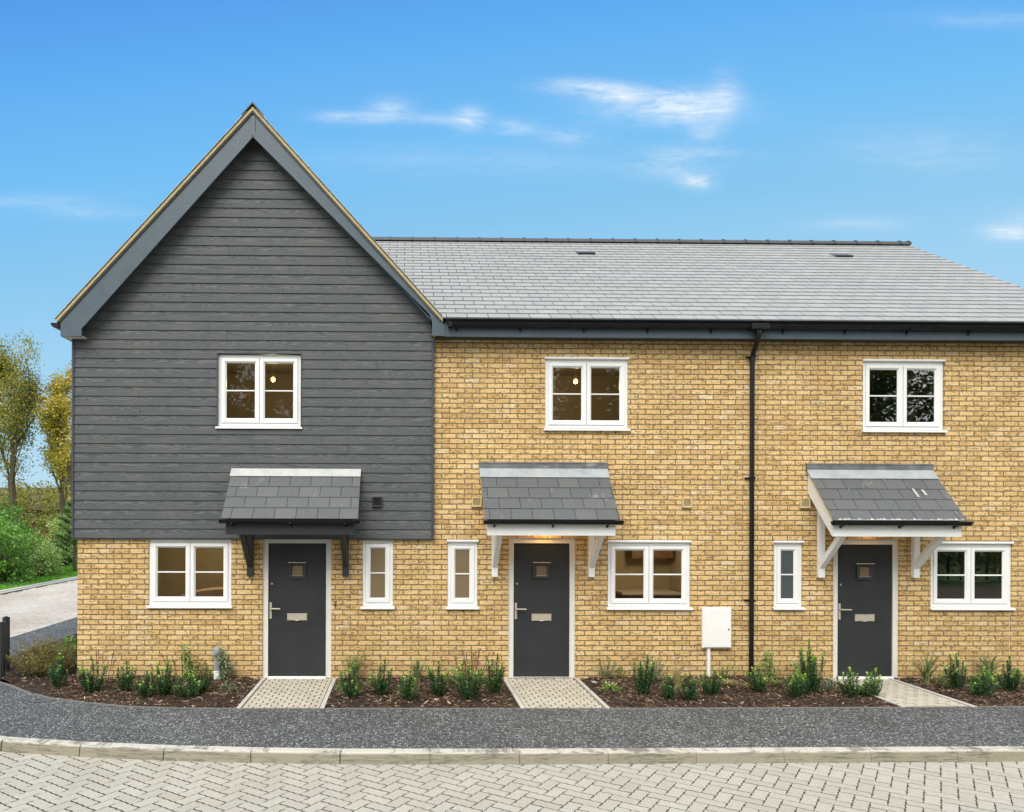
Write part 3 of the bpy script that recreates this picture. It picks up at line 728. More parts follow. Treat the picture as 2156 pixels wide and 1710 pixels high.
def canopy(parent, k, xc, hw, fx0, fx1, wood, flash, upst, posts, label, trans=0.):
    """lean-to porch canopy; hw half width of slates; fx fascia ends; posts x of gallows brackets"""
    YF, ZF = -.66, 2.325; Y0, Z0 = -.02, 3.085; L = math.hypot(Y0 - YF + .06, Z0 - ZF); d = Vector((0, Y0 - YF + .06, Z0 - ZF)).normalized(); nn = Vector((0, -d.z, d.y))
    E0 = Vector((0, YF - .055, ZF))
    def q(u, s, h): p = E0 + d * s + nn * h; return (u, p.y, p.z)
    mb = MB(); g = .209; slates(mb, q, xc - hw, xc + hw, 4, g, .30, None, 10 + k); 
    for a, b in ((xc - hw - .0, xc - hw + .004), (xc + hw - .004, xc + hw)): pass
    ro = mb.build('canopy', M_slate_dark, parent); tag(ro, label)
    mb = MB(); mb.yz([q(0, .01, -.004)[1:], q(0, L - .03, -.004)[1:], q(0, L - .03, -.03)[1:], q(0, .03, -.03)[1:]], xc - hw + .012, xc + hw - .012); mb.build('sarking', M_gap, ro)
    for X in (xc - hw - .001, xc + hw - .009): mb = MB(); mb.yz([q(0, .02, -.001)[1:], q(0, 4 * g, -.001)[1:], q(0, 4 * g, -.022)[1:], q(0, .03, -.022)[1:]], X, X + .010); mb.build('verge_strip', M_cement, ro)
    mb = MB()
    A = q(0, 4 * g - .004, .018); B_ = q(0, L, .02)
    mb.yz([A[1:], (-.035, Z0 + .0), (-.032, Z0 - .03), q(0, 4 * g - .004, .008)[1:]], xc - hw - .012, xc + hw + .004); mb.build('flashing', flash, ro)
    mb = MB(); mb.yz([(-.037, Z0 - .004), (-.030, Z0 + .085), (.0, Z0 + .095), (.0, Z0 - .02)], xc - hw - .015, xc + hw + .008)
    mb.yz([(-.038, Z0 + .078), (-.034, Z0 + .092), (.0, Z0 + .10), (.0, Z0 + .07)], xc - hw - .018, xc + hw + .010); mb.build('flashing_upstand', upst, ro)
    if k == 3:       # mortar droppings left along the slates' lower edge
        rg = random.Random(5); m2 = MB(); u = xc - hw + .05
        while u < xc + hw - .06:
            wd = rg.uniform(.02, .09); hgt = rg.uniform(.006, .045); P_ = [q(u, .004, .016), q(u + wd, .004, .016), q(u + wd * rg.uniform(.2, .9), .004 + hgt, .017)]
            m2.face(P_); m2.face([q(u, .004, .0165), q(u + wd, .004, .0165), q(u + wd, .012, .0168), q(u, .012, .0168)]); u += wd * .8
        for (uu, ss, ll) in ((xc + .45, .46, .17), (xc + .58, .50, .11)): m2.face([q(uu, ss, .014), q(uu + .035, ss, .014), q(uu + .02, ss + ll, .015), q(uu - .012, ss + ll, .015)])
        for (uu, ss) in ((xc - .5, .60), (xc - .1, .75), (xc + .1, .8), (xc + .4, .72), (xc - .7, .5)): m2.face([q(uu, ss, .014), q(uu + .018, ss + .005, .014), q(uu + .008, ss + .025, .014)])
        m2.build('mortar_splash', M_lead_white, ro)
    # gutter
    mb = MB(); gy, gz, gr = YF - .064, 2.320, .062; gx0, gx1 = xc - hw - .018, xc + hw + .028
    prof = [(gy - gr * math.cos(a), gz - gr * math.sin(a)) for a in [math.pi * i / 10 for i in range(11)]]; ins = [(gy - (gr - .005) * math.cos(a), gz - (gr - .005) * math.sin(a)) for a in [math.pi * (10 - i) / 10 for i in range(11)]]
    pr = prof + ins; A = [(gx0, y, z) for y, z in pr]; B_ = [(gx1, y, z) for y, z in pr]; mb.loft(A, B_, False)
    for X in (gx0, gx1): n = 11; [mb.face([(X, *pr[i]), (X, *pr[i + 1]), (X, *pr[20 - i]), (X, *pr[21 - i])]) for i in range(10)]
    for X in (gx1 - .004,): mb.xz([(X, 0)], 0, 0) if False else mb.loft([(X, y, z) for y, z in prof], [(X + .006, y, z) for y, z in prof])
    gu = mb.build('gutter', M_black, ro)
    mb = MB()
    for X in (fx0 + .10, (fx0 + fx1) / 2 + .02, fx1 - .12):
        mb = MB(); mb.box(X - .014, X + .014, YF - .012, YF - .001, 2.22, 2.28); mb.tube([(X, YF - .008, 2.250), (X, gy + .01, 2.250), (X, gy - .035, 2.270)], .011, 6)
        mb.build('gutter_bracket', M_black, gu)
    mb = MB(); mb.box(fx0, fx1, YF, YF + .03, 2.105, 2.310); mb.build('fascia', wood, ro, bevel=.003)
    # raking boards at each side
    for X in (fx0 + .001, fx1 - .031):
        mb = MB(); top = [(YF + .031, 2.345), (-.0, 3.045), (-.0, 2.735), (YF + .031, 2.106)]
        mb.yz(top, X, X + .03); mb.build('raking_board', wood, ro, bevel=.002)
    mb = MB(); mb.yz([(YF + .032, 2.285), (YF + .032, 2.30), (-.001, 2.985), (-.001, 2.965)], fx0 + .033, fx1 - .033); mb.build('canopy_soffit', M_soffit_dark if wood is M_blackwood else M_offwhite, ro)
    for X in posts:
        mb = MB(); w_ = .045
        mb.box(X - w_, X + w_, -.075, -.001, 1.475, 2.60)
        mb.yz([(-.072, 1.61), (-.072, 1.725), (YF + .14, 2.134), (YF + .031, 2.134), (YF + .031, 2.112)], X - w_ * .9, X + w_ * .9)
        mb.build('gallows_bracket', wood, ro, bevel=.006)
    return ro

def louvre(parent, xc, zc, s, m, y=0.):
    mb = MB(); mb.frame(xc - s / 2, xc + s / 2, zc - s / 2, zc + s / 2, s * .14, y - .045, y, .004); mb.box(xc - s / 2 + .01, xc + s / 2 - .01, y - .006, y - .001, zc - s / 2 + .01, zc + s / 2 - .01)
    v = mb.build('wall_vent', m, parent)
    mb = MB(); n = 7; h = s * .72
    for i in range(n):
        z = zc - h / 2 + h * i / n; mb.yz([(y - .038, z), (y - .038, z + .006), (y - .012, z + h / n * .9), (y - .012, z + h / n * .75)], xc - s * .36, xc + s * .36)
    mb.build('louvre_slats', m, v)
def airbrick(parent, xc, zc):
    mb = MB(); mb.frame(xc - .107, xc + .107, zc - .034, zc + .034, .008, -.006, .02)
    for i in range(4): z = zc - .02 + i * .0135; mb.box(xc - .10, xc + .10, -.005, .01, z - .0032, z + .0032)
    mb.box(xc - .10, xc + .10, .009, .012, zc - .03, zc + .03)
    mb.build('air_brick', M_airbrick, parent)
def room(parent, x0, x1, z0, z1, m, depth=2.8):
    mb = MB(); y0, y1 = .12, depth
    a, b, c, d = x0, x1, z0, z1
    for f in ([(a, y1, c), (b, y1, c), (b, y1, d), (a, y1, d)], [(a, y0, c), (a, y1, c), (a, y1, d), (a, y0, d)], [(b, y0, c), (b, y0, d), (b, y1, d), (b, y1, c)], [(a, y0, c), (b, y0, c), (b, y1, c), (a, y1, c)], [(a, y0, d), (a, y1, d), (b, y1, d), (b, y0, d)]): mb.face(f)
    return mb.build('room_lining', m, parent)

XH = {1: (-4.81, .413), 2: (.413, 5.18), 3: (5.18, 10.24)}
houses = {}
labs = {1: 'end house with dark grey boarded gable over buff brick ground storey', 2: 'buff brick house between the boarded gable and the black downpipe', 3: 'buff brick house right of the black downpipe'}
for k in (1, 2, 3):
    hs = empty('house', ((XH[k][0] + XH[k][1]) / 2, 0, G)); houses[k] = hs; tag(hs, labs[k], 'house', 'terraced houses in a row')
# -- walls
for k in (1, 2, 3):
    x0, x1 = XH[k]; hs = houses[k]; holes = [(a, b, c - .03, d) for (a, b, c, d, n) in WIN[k]] + [(DOOR[k][0], DOOR[k][1], G - .05, DOOR[k][2])]
    mb = MB(); ztop = 2.06 if k == 1 else 5.1
    hh = [h for h in holes if h[2] < ztop]
    holes_wall(mb, x0, x1, G - .2, ztop, hh, 0, .11)
    if k == 1:
        mb.face([(x0, 0, G - .2), (x0, 0, ztop), (x0, DEPTH, ztop), (x0, DEPTH, G - .2)])
        mb.face([(x0, DEPTH, G - .2), (x0, DEPTH, 5.05), (x1, DEPTH, 5.05), (x1, DEPTH, G - .2)])
    if k > 1: mb.face([(x0, DEPTH, G - .2), (x0, DEPTH, 5.05), (x1, DEPTH, 5.05), (x1, DEPTH, G - .2)])
    if k == 3: mb.face([(x1, 0, G - .2), (x1, DEPTH, G - .2), (x1, DEPTH, 5.05), (x1, DEPTH / 2, 7.8), (x1, 0, 5.05)])
    mb.build('brick_wall', M_brick, hs)
# movement joints (sealant lines)
for k, X, zt in ((1, .409, 2.03), (3, 9.097, .985)):
    mb = MB(); mb.box(X - .006, X + .006, -.0025, .01, G, zt); mb.build('movement_joint', M_buffplast, houses[k])
# -- boarded gable of the end house
H1 = houses[1]; AX = -2.2; AZ = 8.08; SL = 1.10
CL0, CL1 = -4.845, .405
def gl(z): return max(CL0, AX - (AZ - z) / SL), min(CL1, AX + (AZ - z) / SL)
HX0, HX1, HZ0, HZ1 = -2.755, -1.515, 3.64, 4.765
mb = MB(); rg = random.Random(12)      # backing behind the boards
a = [(CL0 + .01, 2.045), (CL1 - .01, 2.045), (CL1 - .01, 5.2), (AX, AZ), (CL0 + .01, 5.2)]
holes_wall(mb, CL0 + .01, CL1 - .01, 2.045, 5.18, [(HX0, HX1, HZ0, HZ1)], -.028, .11)
mb.xz([(CL0 + .01, 5.181), (CL1 - .01, 5.181), (AX, AZ)], -.028, 0)
mb.face([(CL0, 0, 2.04), (CL0, 0, 5.1), (CL0, DEPTH, 5.1), (CL0, DEPTH, 2.04)])
mb.build('sheathing', M_trim, H1)
mb = MB(); z = 2.037; row = 0
def board(a0, a1, b0, b1, za, zb_, full0, full1):
    """lapped board: proud at its bottom edge"""
    def yy(z): f = (z - full0) / (full1 - full0); return -.060 + .014 * f
    q = [(a0, yy(za), za), (a1, yy(za), za), (b1, yy(zb_), zb_), (b0, yy(zb_), zb_)]
    mb.face(q)
    if za == full0: mb.face([(a0, -.036, za), (a1, -.036, za), (a1, yy(za), za), (a0, yy(za), za)])
    mb.face([(a1, yy(za), za), (a1, -.036, za), (b1, -.036, zb_), (b1, yy(zb_), zb_)]); mb.face([(a0, -.036, za), (a0, yy(za), za), (b0, yy(zb_), zb_), (b0, -.036, zb_)])
JO = {1: (-1.9,), 3: (), 4: (.2,), 7: (-2.43, .1), 9: (-.82,), 11: (-.82,), 5: (-3.3,), 16: (-2.0,), 18: (-.4,), 20: (-2.89, -.85), 22: (-2.89,), 24: (-.6,), 26: (-1.8, -3.1), 28: (-1.7,), 30: (-2.6,)}
while z < AZ - .05:
    z1 = z + .139; zc = min(z1, AZ - .03)
    l0, r0 = gl(z); l1, r1 = gl(zc)
    parts = [(z, zc)]
    if z < HZ0 < zc: parts = [(z, HZ0), (HZ0, zc)]
    elif z < HZ1 < zc: parts = [(z, HZ1), (HZ1, zc)]
    js = JO.get(row, (rg.uniform(-4, 0),) if rg.random() < .5 else ())
    cuts = [None] + sorted(js) + [None]
    for i in range(len(cuts) - 1):
        mb.c = rg.random()
        for (pa, pb) in parts:
            xa0, xa1 = gl(pa); xb0, xb1 = gl(pb)
            if cuts[i] is not None: xa0 = xb0 = cuts[i] + .002
            if cuts[i + 1] is not None: xa1 = xb1 = cuts[i + 1] - .002
            if cuts[i] is not None and not (gl(pb)[0] + .05 < cuts[i] < gl(pb)[1] - .05): continue
            if cuts[i + 1] is not None and not (gl(pb)[0] + .05 < cuts[i + 1] < gl(pb)[1] - .05): xa1, xb1 = gl(pa)[1], gl(pb)[1]
            if xa1 - xa0 < .02 or xb1 < xb0: continue
            inwin = pa >= HZ0 - .001 and pb <= HZ1 + .001
            if inwin:
                if xa0 < HX0: board(xa0, min(xa1, HX0), xb0, min(xb1, HX0), pa, pb, z, z1)
                if xa1 > HX1: board(max(xa0, HX1), xa1, max(xb0, HX1), xb1, pa, pb, z, z1)
            else: board(xa0, xa1, xb0, xb1, pa, pb, z, z1)
    z = z1; row += 1
mb.build('weatherboarding', M_clad, H1)
for q_ in ((CL1, CL1 + .038, -.070, .0, 2.03, 4.99), (CL0 - .03, CL0, -.070, .0, 2.03, 4.99)): mb = MB(); mb.box(*q_); mb.build('corner_trim', M_trim, H1)
mb = MB(); mb.box(CL0, CL1, -.052, -.0, 2.022, 2.036); mb.build('starter_strip', M_trim, H1)
mb = MB(); mb.frame(HX0 - .0, HX1 + .0, HZ0, HZ1, .010, -.064, -.02); mb.build('window_trim', M_trim, H1)
# -- windows, rooms, doors
for k in (1, 2, 3):
    for i, (a, b, c, d, n) in enumerate(WIN[k]):
        narrow = n == 1
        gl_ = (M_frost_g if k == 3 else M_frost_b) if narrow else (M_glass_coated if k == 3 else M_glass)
        yw = -.035 if (k == 1 and i == 0) else 0.
        window(houses[k], a, b, c, d, n, yw, not (k == 1), gl_, narrow)
        if not narrow:
            if k == 3: sp = MB(); sp.box(b - .105, b - .015, .150, .165, c, d - .04); sp.build('blind_edge', M_blind, houses[k])
            fl = 2.75 if c > 3 else G + .1; room(houses[k], a - .7, b + .7, fl, fl + 2.25, M_room_unlit if k == 3 else M_room)
    door(houses[k], k)
# -- canopies
canopy(H1, 1, -1.583, .945, -2.479, -.691, M_blackwood, M_lead_white, M_lead_white, (-2.262, -.857), 'black timber door canopy with grey slates and whitish flashing')
canopy(houses[2], 2, 2.073, .945, 1.166, 2.968, M_white, M_lead, M_lead_up, (1.35, 2.785), 'white timber door canopy between narrow and wide windows')
canopy(houses[3], 3, 6.962, .942, 6.040, 7.871, M_white, M_lead, M_lead_up, (6.222, 7.643), 'white timber door canopy with mortar splashes along its lower edge')
# small lit wall lamps tucked behind the fascia over the second and third doors
for X, k, en in ((2.08, 2, 2.4), (6.93, 3, .5)):
    mb = MB(); mb.tube([(X, -.002, 2.20), (X, -.05, 2.20)], .05, 16); lb = mb.build('porch_light', M_white, [c for c in houses[k].children if c.name.startswith('canopy')][0])
    mb = MB(); mb.tube([(X, -.0505, 2.195), (X, -.075, 2.195)], .038, 16); mb.build('lamp_lens', M_bulb, lb)
    pl = bpy.data.lights.new('porch_glow', 'POINT'); pl.energy = en; pl.color = (1, .50, .12); pl.shadow_soft_size = .03; po = bpy.data.objects.new('porch_glow', pl); COL.objects.link(po); po.location = (X, -.11, 2.165)
# -- vents and small wall items
louvre(H1, -.395, 2.58, .146, M_blackwood, -.058); louvre(houses[2], 1.08, 2.585, .145, M_buffplast); louvre(houses[2], 4.215, 2.585, .145, M_buffplast); louvre(houses[3], 5.985, 2.585, .15, M_buffplast)
airbrick(H1, -2.42, .063); airbrick(H1, -.613, .064); airbrick(houses[2], .981, .064); airbrick(houses[2], 3.043, .051); airbrick(houses[3], 7.796, .054)
mb = MB(); mb.box(-1.025, -.997, -.022, 0, 1.035, 1.105); db = mb.build('doorbell', M_dk, H1, bevel=.004); mb = MB(); mb.tube([(-1.011, -.021, 1.075), (-1.011, -.027, 1.075)], .010, 12); mb.build('button', M_steel, db)

# -- gable roof of the end house
RX = 2.83; YB = -.27; yB2 = DEPTH + .2
def gz(x): return 8.285 - SL * abs(x - AX)
LE, RE = -5.02, .575
mb = MB(); rg = random.Random(31)
for sgn in (-1, 1):
    d = Vector((sgn * 1., 0, -SL)).normalized(); nn = Vector((sgn * SL, 0, 1)).normalized(); Lr = (RX) / abs(d.x)
    xe = (LE if sgn < 0 else RE); L_ = abs(xe - AX) / abs(d.x); E0 = Vector((xe, 0, gz(xe)))
    def q(u, s, h, E0=E0, d=d, nn=nn): p = E0 - d * s + nn * h; return (p.x, u, p.z)
    slates(mb, q, YB - .03, yB2, int(L_ / .225), .225, .30, None, 40 + sgn, .008)
mb.build('gable_roof', M_slate, H1)
mb = MB()           # roof slab, cement verge and tile edge seen from the front
def chev(y0, y1, o0, o1, xl, xr, m, name):
    """chevron band: vertical offsets o0 (top) to o1 (bottom) under the slates"""
    mb = MB()
    def zz(x, o): return gz(x) + o
    for (a, b) in ((xl, AX), (AX, xr)):
        mb.loft([(a, y0, zz(a, o1)), (b, y0, zz(b, o1)), (b, y0, zz(b, o0)), (a, y0, zz(a, o0))], [(a, y1, zz(a, o1)), (b, y1, zz(b, o1)), (b, y1, zz(b, o0)), (a, y1, zz(a, o0))])
    return mb.build(name, m, H1)
chev(YB + .0, yB2, -.004, -.016, LE + .01, RE - .01, M_tileedge, 'roof_underlay')
chev(YB - .018, YB + .10, -.0165, -.068, LE + .02, RE - .02, M_cement, 'verge_mortar')
chev(YB - .004, YB + .10, -.0685, -.100, LE + .05, RE - .06, M_tileedge, 'undercloak')
chev(-.02, yB2 - .1, -.11, -.17, LE + .3, RE - .3, M_tileedge, 'roof_boarding')
mb = MB()           # bargeboards: two flat faces mitred at the apex, with a moulded lower strip
O0, O1 = -.1005, -.44
def bz(x, o): return gz(x) + o
y0, y1 = YB + .015, YB + .045
XL = -4.955; XR = .59
def quadxz(p, ya=y0, yb=y1): mb.xz(p, ya, yb)
quadxz([(XL, 4.945), (-4.655, 4.945), (-4.655, 5.06), (AX, bz(AX, O1)), (AX, bz(AX, O0)), (XL, bz(XL, O0))][::1])
quadxz([(AX + .0, bz(AX, O0)), (AX, bz(AX, O1)), (.36, 5.30), (.40, 5.20), (.40, 4.99), (.585, 4.99), (.585, bz(.585, O0) + .03)][::-1])
mb.build('bargeboard', M_fascia, H1)
mb = MB()
mb.xz([(-4.61, 5.10), (AX, bz(AX, O1)), (AX, bz(AX, O1) + .11), (-4.66, 5.18)], y0 - .008, y0 - .0005)
mb.xz([(.31, 5.35), (AX, bz(AX, O1)), (AX, bz(AX, O1) + .11), (.36, 5.43)], y0 - .008, y0 - .0005)
mb.box(AX - .032, AX + .032, y0 - .014, y0 - .009, bz(AX, O1) + .012, bz(AX, O0) - .05)
mb.build('bargeboard_moulding', M_fascia, H1)
mb = MB()
for X, o in ((-2.42, -.22), (-1.98, -.22), (-3.1, -.2), (-1.3, -.2), (-3.9, -.22), (-.5, -.22), (.1, -.2)): mb.tube([(X, y0 - .001, bz(X, o)), (X, y0 - .004, bz(X, o))], .006, 8)
mb.build('screw_heads', M_greyplast, H1)
mb = MB()          # soffit under the verge and the boxed eaves end
def sof(x0, x1): mb.loft([(x0, y1 + .001, bz(x0, O1) + .22), (x1, y1 + .001, bz(x1, O1) + .22), (x1, y1 + .001, bz(x1, O1) + .24), (x0, y1 + .001, bz(x0, O1) + .24)], [(x0, -.03, bz(x0, O1) + .22), (x1, -.03, bz(x1, O1) + .22), (x1, -.03, bz(x1, O1) + .24), (x0, -.03, bz(x0, O1) + .24)])
sof(-4.65, AX); sof(AX, .38); mb.build('verge_soffit', M_fascia, H1)
mb = MB(); mb.box(XL, XL + .03, y1 + .001, yB2, 4.945, 5.14); mb.box(XL + .031, -4.846, y1 + .001, yB2, 4.95, 4.962); mb.box(-4.845, -4.655, y1 + .001, -.071, 4.95, 4.962); mb.build('side_fascia', M_soffit, H1)
# ridge capping of the gable
mb = MB(); y = YB - .03
while y < yB2:
    mb.c = rg.random()
    for sgn in (-1, 1): mb.loft([(AX, y, 8.33), (AX + sgn * .155, y, 8.155), (AX + sgn * .155, y, 8.135), (AX, y, 8.305)], [(AX, y + .44, 8.325), (AX + sgn * .15, y + .44, 8.153), (AX + sgn * .15, y + .44, 8.135), (AX, y + .44, 8.30)])
    y += .445
mb.build('ridge_tiles', M_ridge, H1)
# side gutter: half round seen end-on
def halfround(mb, c, r, axis, a, b, th=.005, k=12):
    pr = [(-r * math.cos(math.pi * i / k), -r * math.sin(math.pi * i / k)) for i in range(k + 1)] + [(-(r - th) * math.cos(math.pi * (k - i) / k), -(r - th) * math.sin(math.pi * (k - i) / k)) for i in range(k + 1)]
    f = (lambda s, p: (s, c[1] + p[0], c[2] + p[1])) if axis == 'x' else (lambda s, p: (c[0] + p[0], s, c[2] + p[1]))
    mb.loft([f(a, p) for p in pr], [f(b, p) for p in pr], False)
    for s in (a, b):
        for i in range(k): mb.face([f(s, pr[i]), f(s, pr[i + 1]), f(s, pr[2 * k - i]), f(s, pr[2 * k + 1 - i])])
mb = MB(); halfround(mb, (-5.03, 0, 5.14), .07, 'y', YB + .02, yB2)
mb.loft([(-5.03 - .07 * math.cos(math.pi * i / 12), YB + .02, 5.14 - .07 * math.sin(math.pi * i / 12)) for i in range(13)], [(-5.03 - .07 * math.cos(math.pi * i / 12), YB + .03, 5.14 - .07 * math.sin(math.pi * i / 12)) for i in range(13)])
mb.build('gutter', M_black, H1)

# -- main roof over the two brick houses
EY, EZ = -.335, 5.225; RY, RZ = 4.15, 8.0
dm = Vector((0, RY - EY, RZ - EZ)); LM = dm.length; dm.normalize(); nm = Vector((0, -dm.z, dm.y))
def qm(u, s, h): p = Vector((0, EY, EZ)) + dm * s + nm * h; return (u, p.y, p.z)
def zlim(s):
    p = Vector((0, EY, EZ)) + dm * s; return AX + (8.305 - p.z) / SL
NC = 24; GA = (LM - .02) / NC
for k, (u0, u1) in ((2, (-2.0, 5.18)), (3, (5.18, 10.37))):
    mb = MB(); slates(mb, qm, u0, u1, NC, GA, .303, (zlim if k == 2 else None), 70, .010, .005)
    rf = mb.build('roof', M_slate, houses[k])
    mb = MB(); a = .62 if k == 2 else 5.181
    mb.face([qm(a, .01, -.004), qm(u1, .01, -.004), qm(u1, LM, -.004), qm(-1.95 if k == 2 else a, LM, -.004)])
    if k == 2: mb.face([(-2.0, RY, RZ - .01), (u1, RY, RZ - .01), (u1, 2 * RY + .1, EZ - .05), (-2.0, 2 * RY + .1, EZ - .05)])
    else: mb.face([(a, RY, RZ - .01), (u1, RY, RZ - .01), (u1, 2 * RY + .1, EZ - .05), (a, 2 * RY + .1, EZ - .05)]); mb.face([(u1 - .02, EY, EZ - .01), (u1 - .02, 2 * RY + .1, EZ - .06), (u1 - .02, RY, RZ - .02)])
    mb.build('roof_underlay', M_gap, rf)
    mb = MB(); x = (-2.1 if k == 2 else 5.181); rg = random.Random(k)
    while x < u1 - .02:
        x2 = min(x + .455, u1); mb.c = rg.random()
        pr = [(RY + .13 * math.cos(a_), RZ - .03 + .095 * math.sin(a_)) for a_ in [math.pi * i / 8 for i in range(9)]]
        mb.loft([(x, *p) for p in pr], [(x2 - .03, *p) for p in pr], True)
        pr2 = [(RY + .145 * math.cos(a_), RZ - .03 + .110 * math.sin(a_)) for a_ in [math.pi * i / 8 for i in range(9)]]
        mb.loft([(x2 - .034, *p) for p in pr2], [(x2, *p) for p in pr2], True); x = x2
    mb.build('ridge_tiles', M_ridge, rf)
    # slot ventilator, lifted from the slates
    vx, vs = ((3.49, 4.27), (8.46, 4.22))[k - 2]
    mb = MB(); mb.loft([qm(vx - .17, vs - .13, .008), qm(vx + .17, vs - .13, .008), qm(vx + .17, vs - .12, .045), qm(vx - .17, vs - .12, .045)], [qm(vx - .17, vs + .14, .006), qm(vx + .17, vs + .14, .006), qm(vx + .17, vs + .14, .010), qm(vx - .17, vs + .14, .010)]); vt = mb.build('roof_vent', M_slate_dark, rf)
    mb = MB(); mb.loft([qm(vx - .155, vs - .138, .014), qm(vx + .155, vs - .138, .014), qm(vx + .155, vs - .131, .034), qm(vx - .155, vs - .131, .034)], [qm(vx - .155, vs - .132, .014), qm(vx + .155, vs - .132, .014), qm(vx + .155, vs - .125, .034), qm(vx - .155, vs - .125, .034)]); mb.build('vent_slot', M_gap, vt)
    # fascia, soffit, gutter
    f0, f1 = ((.586, 5.18), (5.181, 10.35))[k - 2]
    mb = MB(); mb.box(f0, f1, -.235, -.205, 4.985, 5.205); mb.build('fascia', M_fascia, houses[k])
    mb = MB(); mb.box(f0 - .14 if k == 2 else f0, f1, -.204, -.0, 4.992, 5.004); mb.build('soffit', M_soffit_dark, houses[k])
    mb = MB(); mb.yz([(EY + .0, EZ - .006), (EY + .09, EZ + .04), (EY + .09, EZ + .03), (-.235, 5.18), (-.25, 5.18)], f0 + .02, f1); mb.build('eaves_strip', M_fascia, houses[k])
    mb = MB(); halfround(mb, (0, -.298, 5.170), .060, 'x', f0 + .06 if k == 2 else f0, f1)
    if k == 2: mb.box(f0 + .048, f0 + .095, -.362, -.236, 5.104, 5.172)
    gu = mb.build('gutter', M_black, houses[k])
    mb = MB(); X = f0 + .17 if k == 2 else f0 + .35
    while X < f1:
        mb = MB(); mb.tube([(X, -.240, 5.075), (X, -.298, 5.102), (X, -.345, 5.128), (X, -.361, 5.176)], .0085, 6); mb.box(X - .012, X + .012, -.243, -.236, 5.05, 5.12); mb.build('gutter_bracket', M_black, gu); X += .93 if k == 2 else .915
# downpipe on the party line
mb = MB(); H2 = houses[2]
mb.box(5.02, 5.28, -.368, -.236, 5.095, 5.178)
out = mb.build('gutter_outlet', M_black, H2, bevel=.006)
mb = MB(); mb.tube([(5.150, -.298, 5.11), (5.150, -.298, 5.03), (5.152, -.27, 4.965), (5.172, -.085, 4.80), (5.174, -.055, 4.74), (5.174, -.055, G)], .034, 14); 
for z in (4.72, 2.95): mb.tube([(5.174, -.055, z - .045), (5.174, -.055, z + .03)], .043, 14)
mb.tube([(5.150, -.298, 5.095), (5.150, -.298, 5.04)], .044, 14)
dp = mb.build('downpipe', M_black, H2)
mb = MB()
for z in (4.76, 2.955, 1.135):
    mb = MB(); mb.box(5.085, 5.22, -.02, -.001, z - .011, z + .011); mb.tube([(5.10, -.02, z), (5.10, -.04, z)], .010, 8); mb.box(5.134, 5.214, -.096, -.012, z - .012, z + .012); mb.build('pipe_clip', M_black, dp)

# ------------------------------------------------------------------ wall-mounted service items
mt = empty('meter_box', (4.66, 0, G)); tag(mt, 'white meter cabinet on brick wall left of the black downpipe', 'meter box')
mb = MB(); mb.box(4.441, 4.876, -.06, -.001, .421, 1.031); mb.build('cabinet', M_plastic_w, mt, bevel=.012)
mb = MB(); mb.box(4.462, 4.860, -.072, -.0605, .440, 1.018); dr = mb.build('door', M_plastic_w, mt, bevel=.008)
mb = MB(); mb.tube([(4.828, -.0715, .705), (4.828, -.076, .705)], .012, 10); mb.build('lock', M_dk, dr)
for hz in (.90, .50): mb = MB(); mb.box(4.458, 4.466, -.074, -.061, hz, hz + .055); mb.build('hinge', M_plastic_w, dr)
mb = MB(); mb.box(4.524, 4.566, -.045, -.001, G, .4205); mb.build('conduit', M_plastic_w, mt, bevel=.004)
ut = empty('service_riser', (-2.735, 0, G)); tag(ut, 'grey utility riser with rounded cap on brick beside first door', 'utility riser')
mb = MB(); mb.box(-2.775, -2.705, -.075, -.001, .05, .31); mb.build('riser', M_greyplast, ut, bevel=.008)
mb = MB(); mb.box(-2.792, -2.690, -.105, -.001, .31, .425); mb.box(-2.778, -2.704, -.118, -.1055, .328, .410); mb.build('cap', M_greyplast, ut, bevel=.018)
mb = MB(); mb.box(-2.782, -2.700, -.088, -.001, -.035, .085); mb.tube([(-2.74, -.095, .02), (-2.74, -.083, .02)], .028, 12); mb.build('foot', M_plastic_w, ut, bevel=.008)
mb = MB(); mb.tube([(-2.72, -.08, .29), (-2.70, -.12, .30), (-2.66, -.12, .27), (-2.655, -.1, .18), (-2.70, -.11, .10), (-2.745, -.12, .12), (-2.73, -.12, .2), (-2.69, -.12, .24), (-2.69, -.1, .05)], .005, 6); mb.build('cable', M_greyplast, ut)

# ------------------------------------------------------------------ things in the rooms
def bulb(x, y, z, ztop, lab, e):
    o = empty('pendant_lamp', (x, y, z)); tag(o, lab, 'pendant lamp', 'lit ceiling lamps upstairs')
    mb = MB(); k = 10
    for i in range(6):
        a, b = math.pi * i / 6, math.pi * (i + 1) / 6
        mb.loft([(x + .038 * math.sin(a) * math.cos(q), y + .038 * math.sin(a) * math.sin(q), z + .038 * math.cos(a)) for q in [2 * math.pi * j / k for j in range(k)]], [(x + .038 * math.sin(b) * math.cos(q), y + .038 * math.sin(b) * math.sin(q), z + .038 * math.cos(b)) for q in [2 * math.pi * j / k for j in range(k)]], False)
    mb.build('bulb', M_bulb, o, smooth=True)
    mb = MB(); mb.tube([(x, y, z + .036), (x, y, z + .09)], .02, 8); mb.tube([(x, y, z + .09), (x, y, ztop)], .004, 5); mb.build('flex', M_white, o)
    l = bpy.data.lights.new('bulb_light', 'POINT'); l.energy = e; l.color = (1, .80, .52); l.shadow_soft_size = .04; lo = bpy.data.objects.new('bulb_light', l); COL.objects.link(lo); lo.location = (x, y, z - .08)
bulb(-2.154, 1.2, 4.608, 4.99, 'glowing bare bulb behind the window in the boarded gable', 8)
bulb(2.83, 1.2, 4.607, 4.99, 'glowing bare bulb behind the upper window of the middle house', 8)
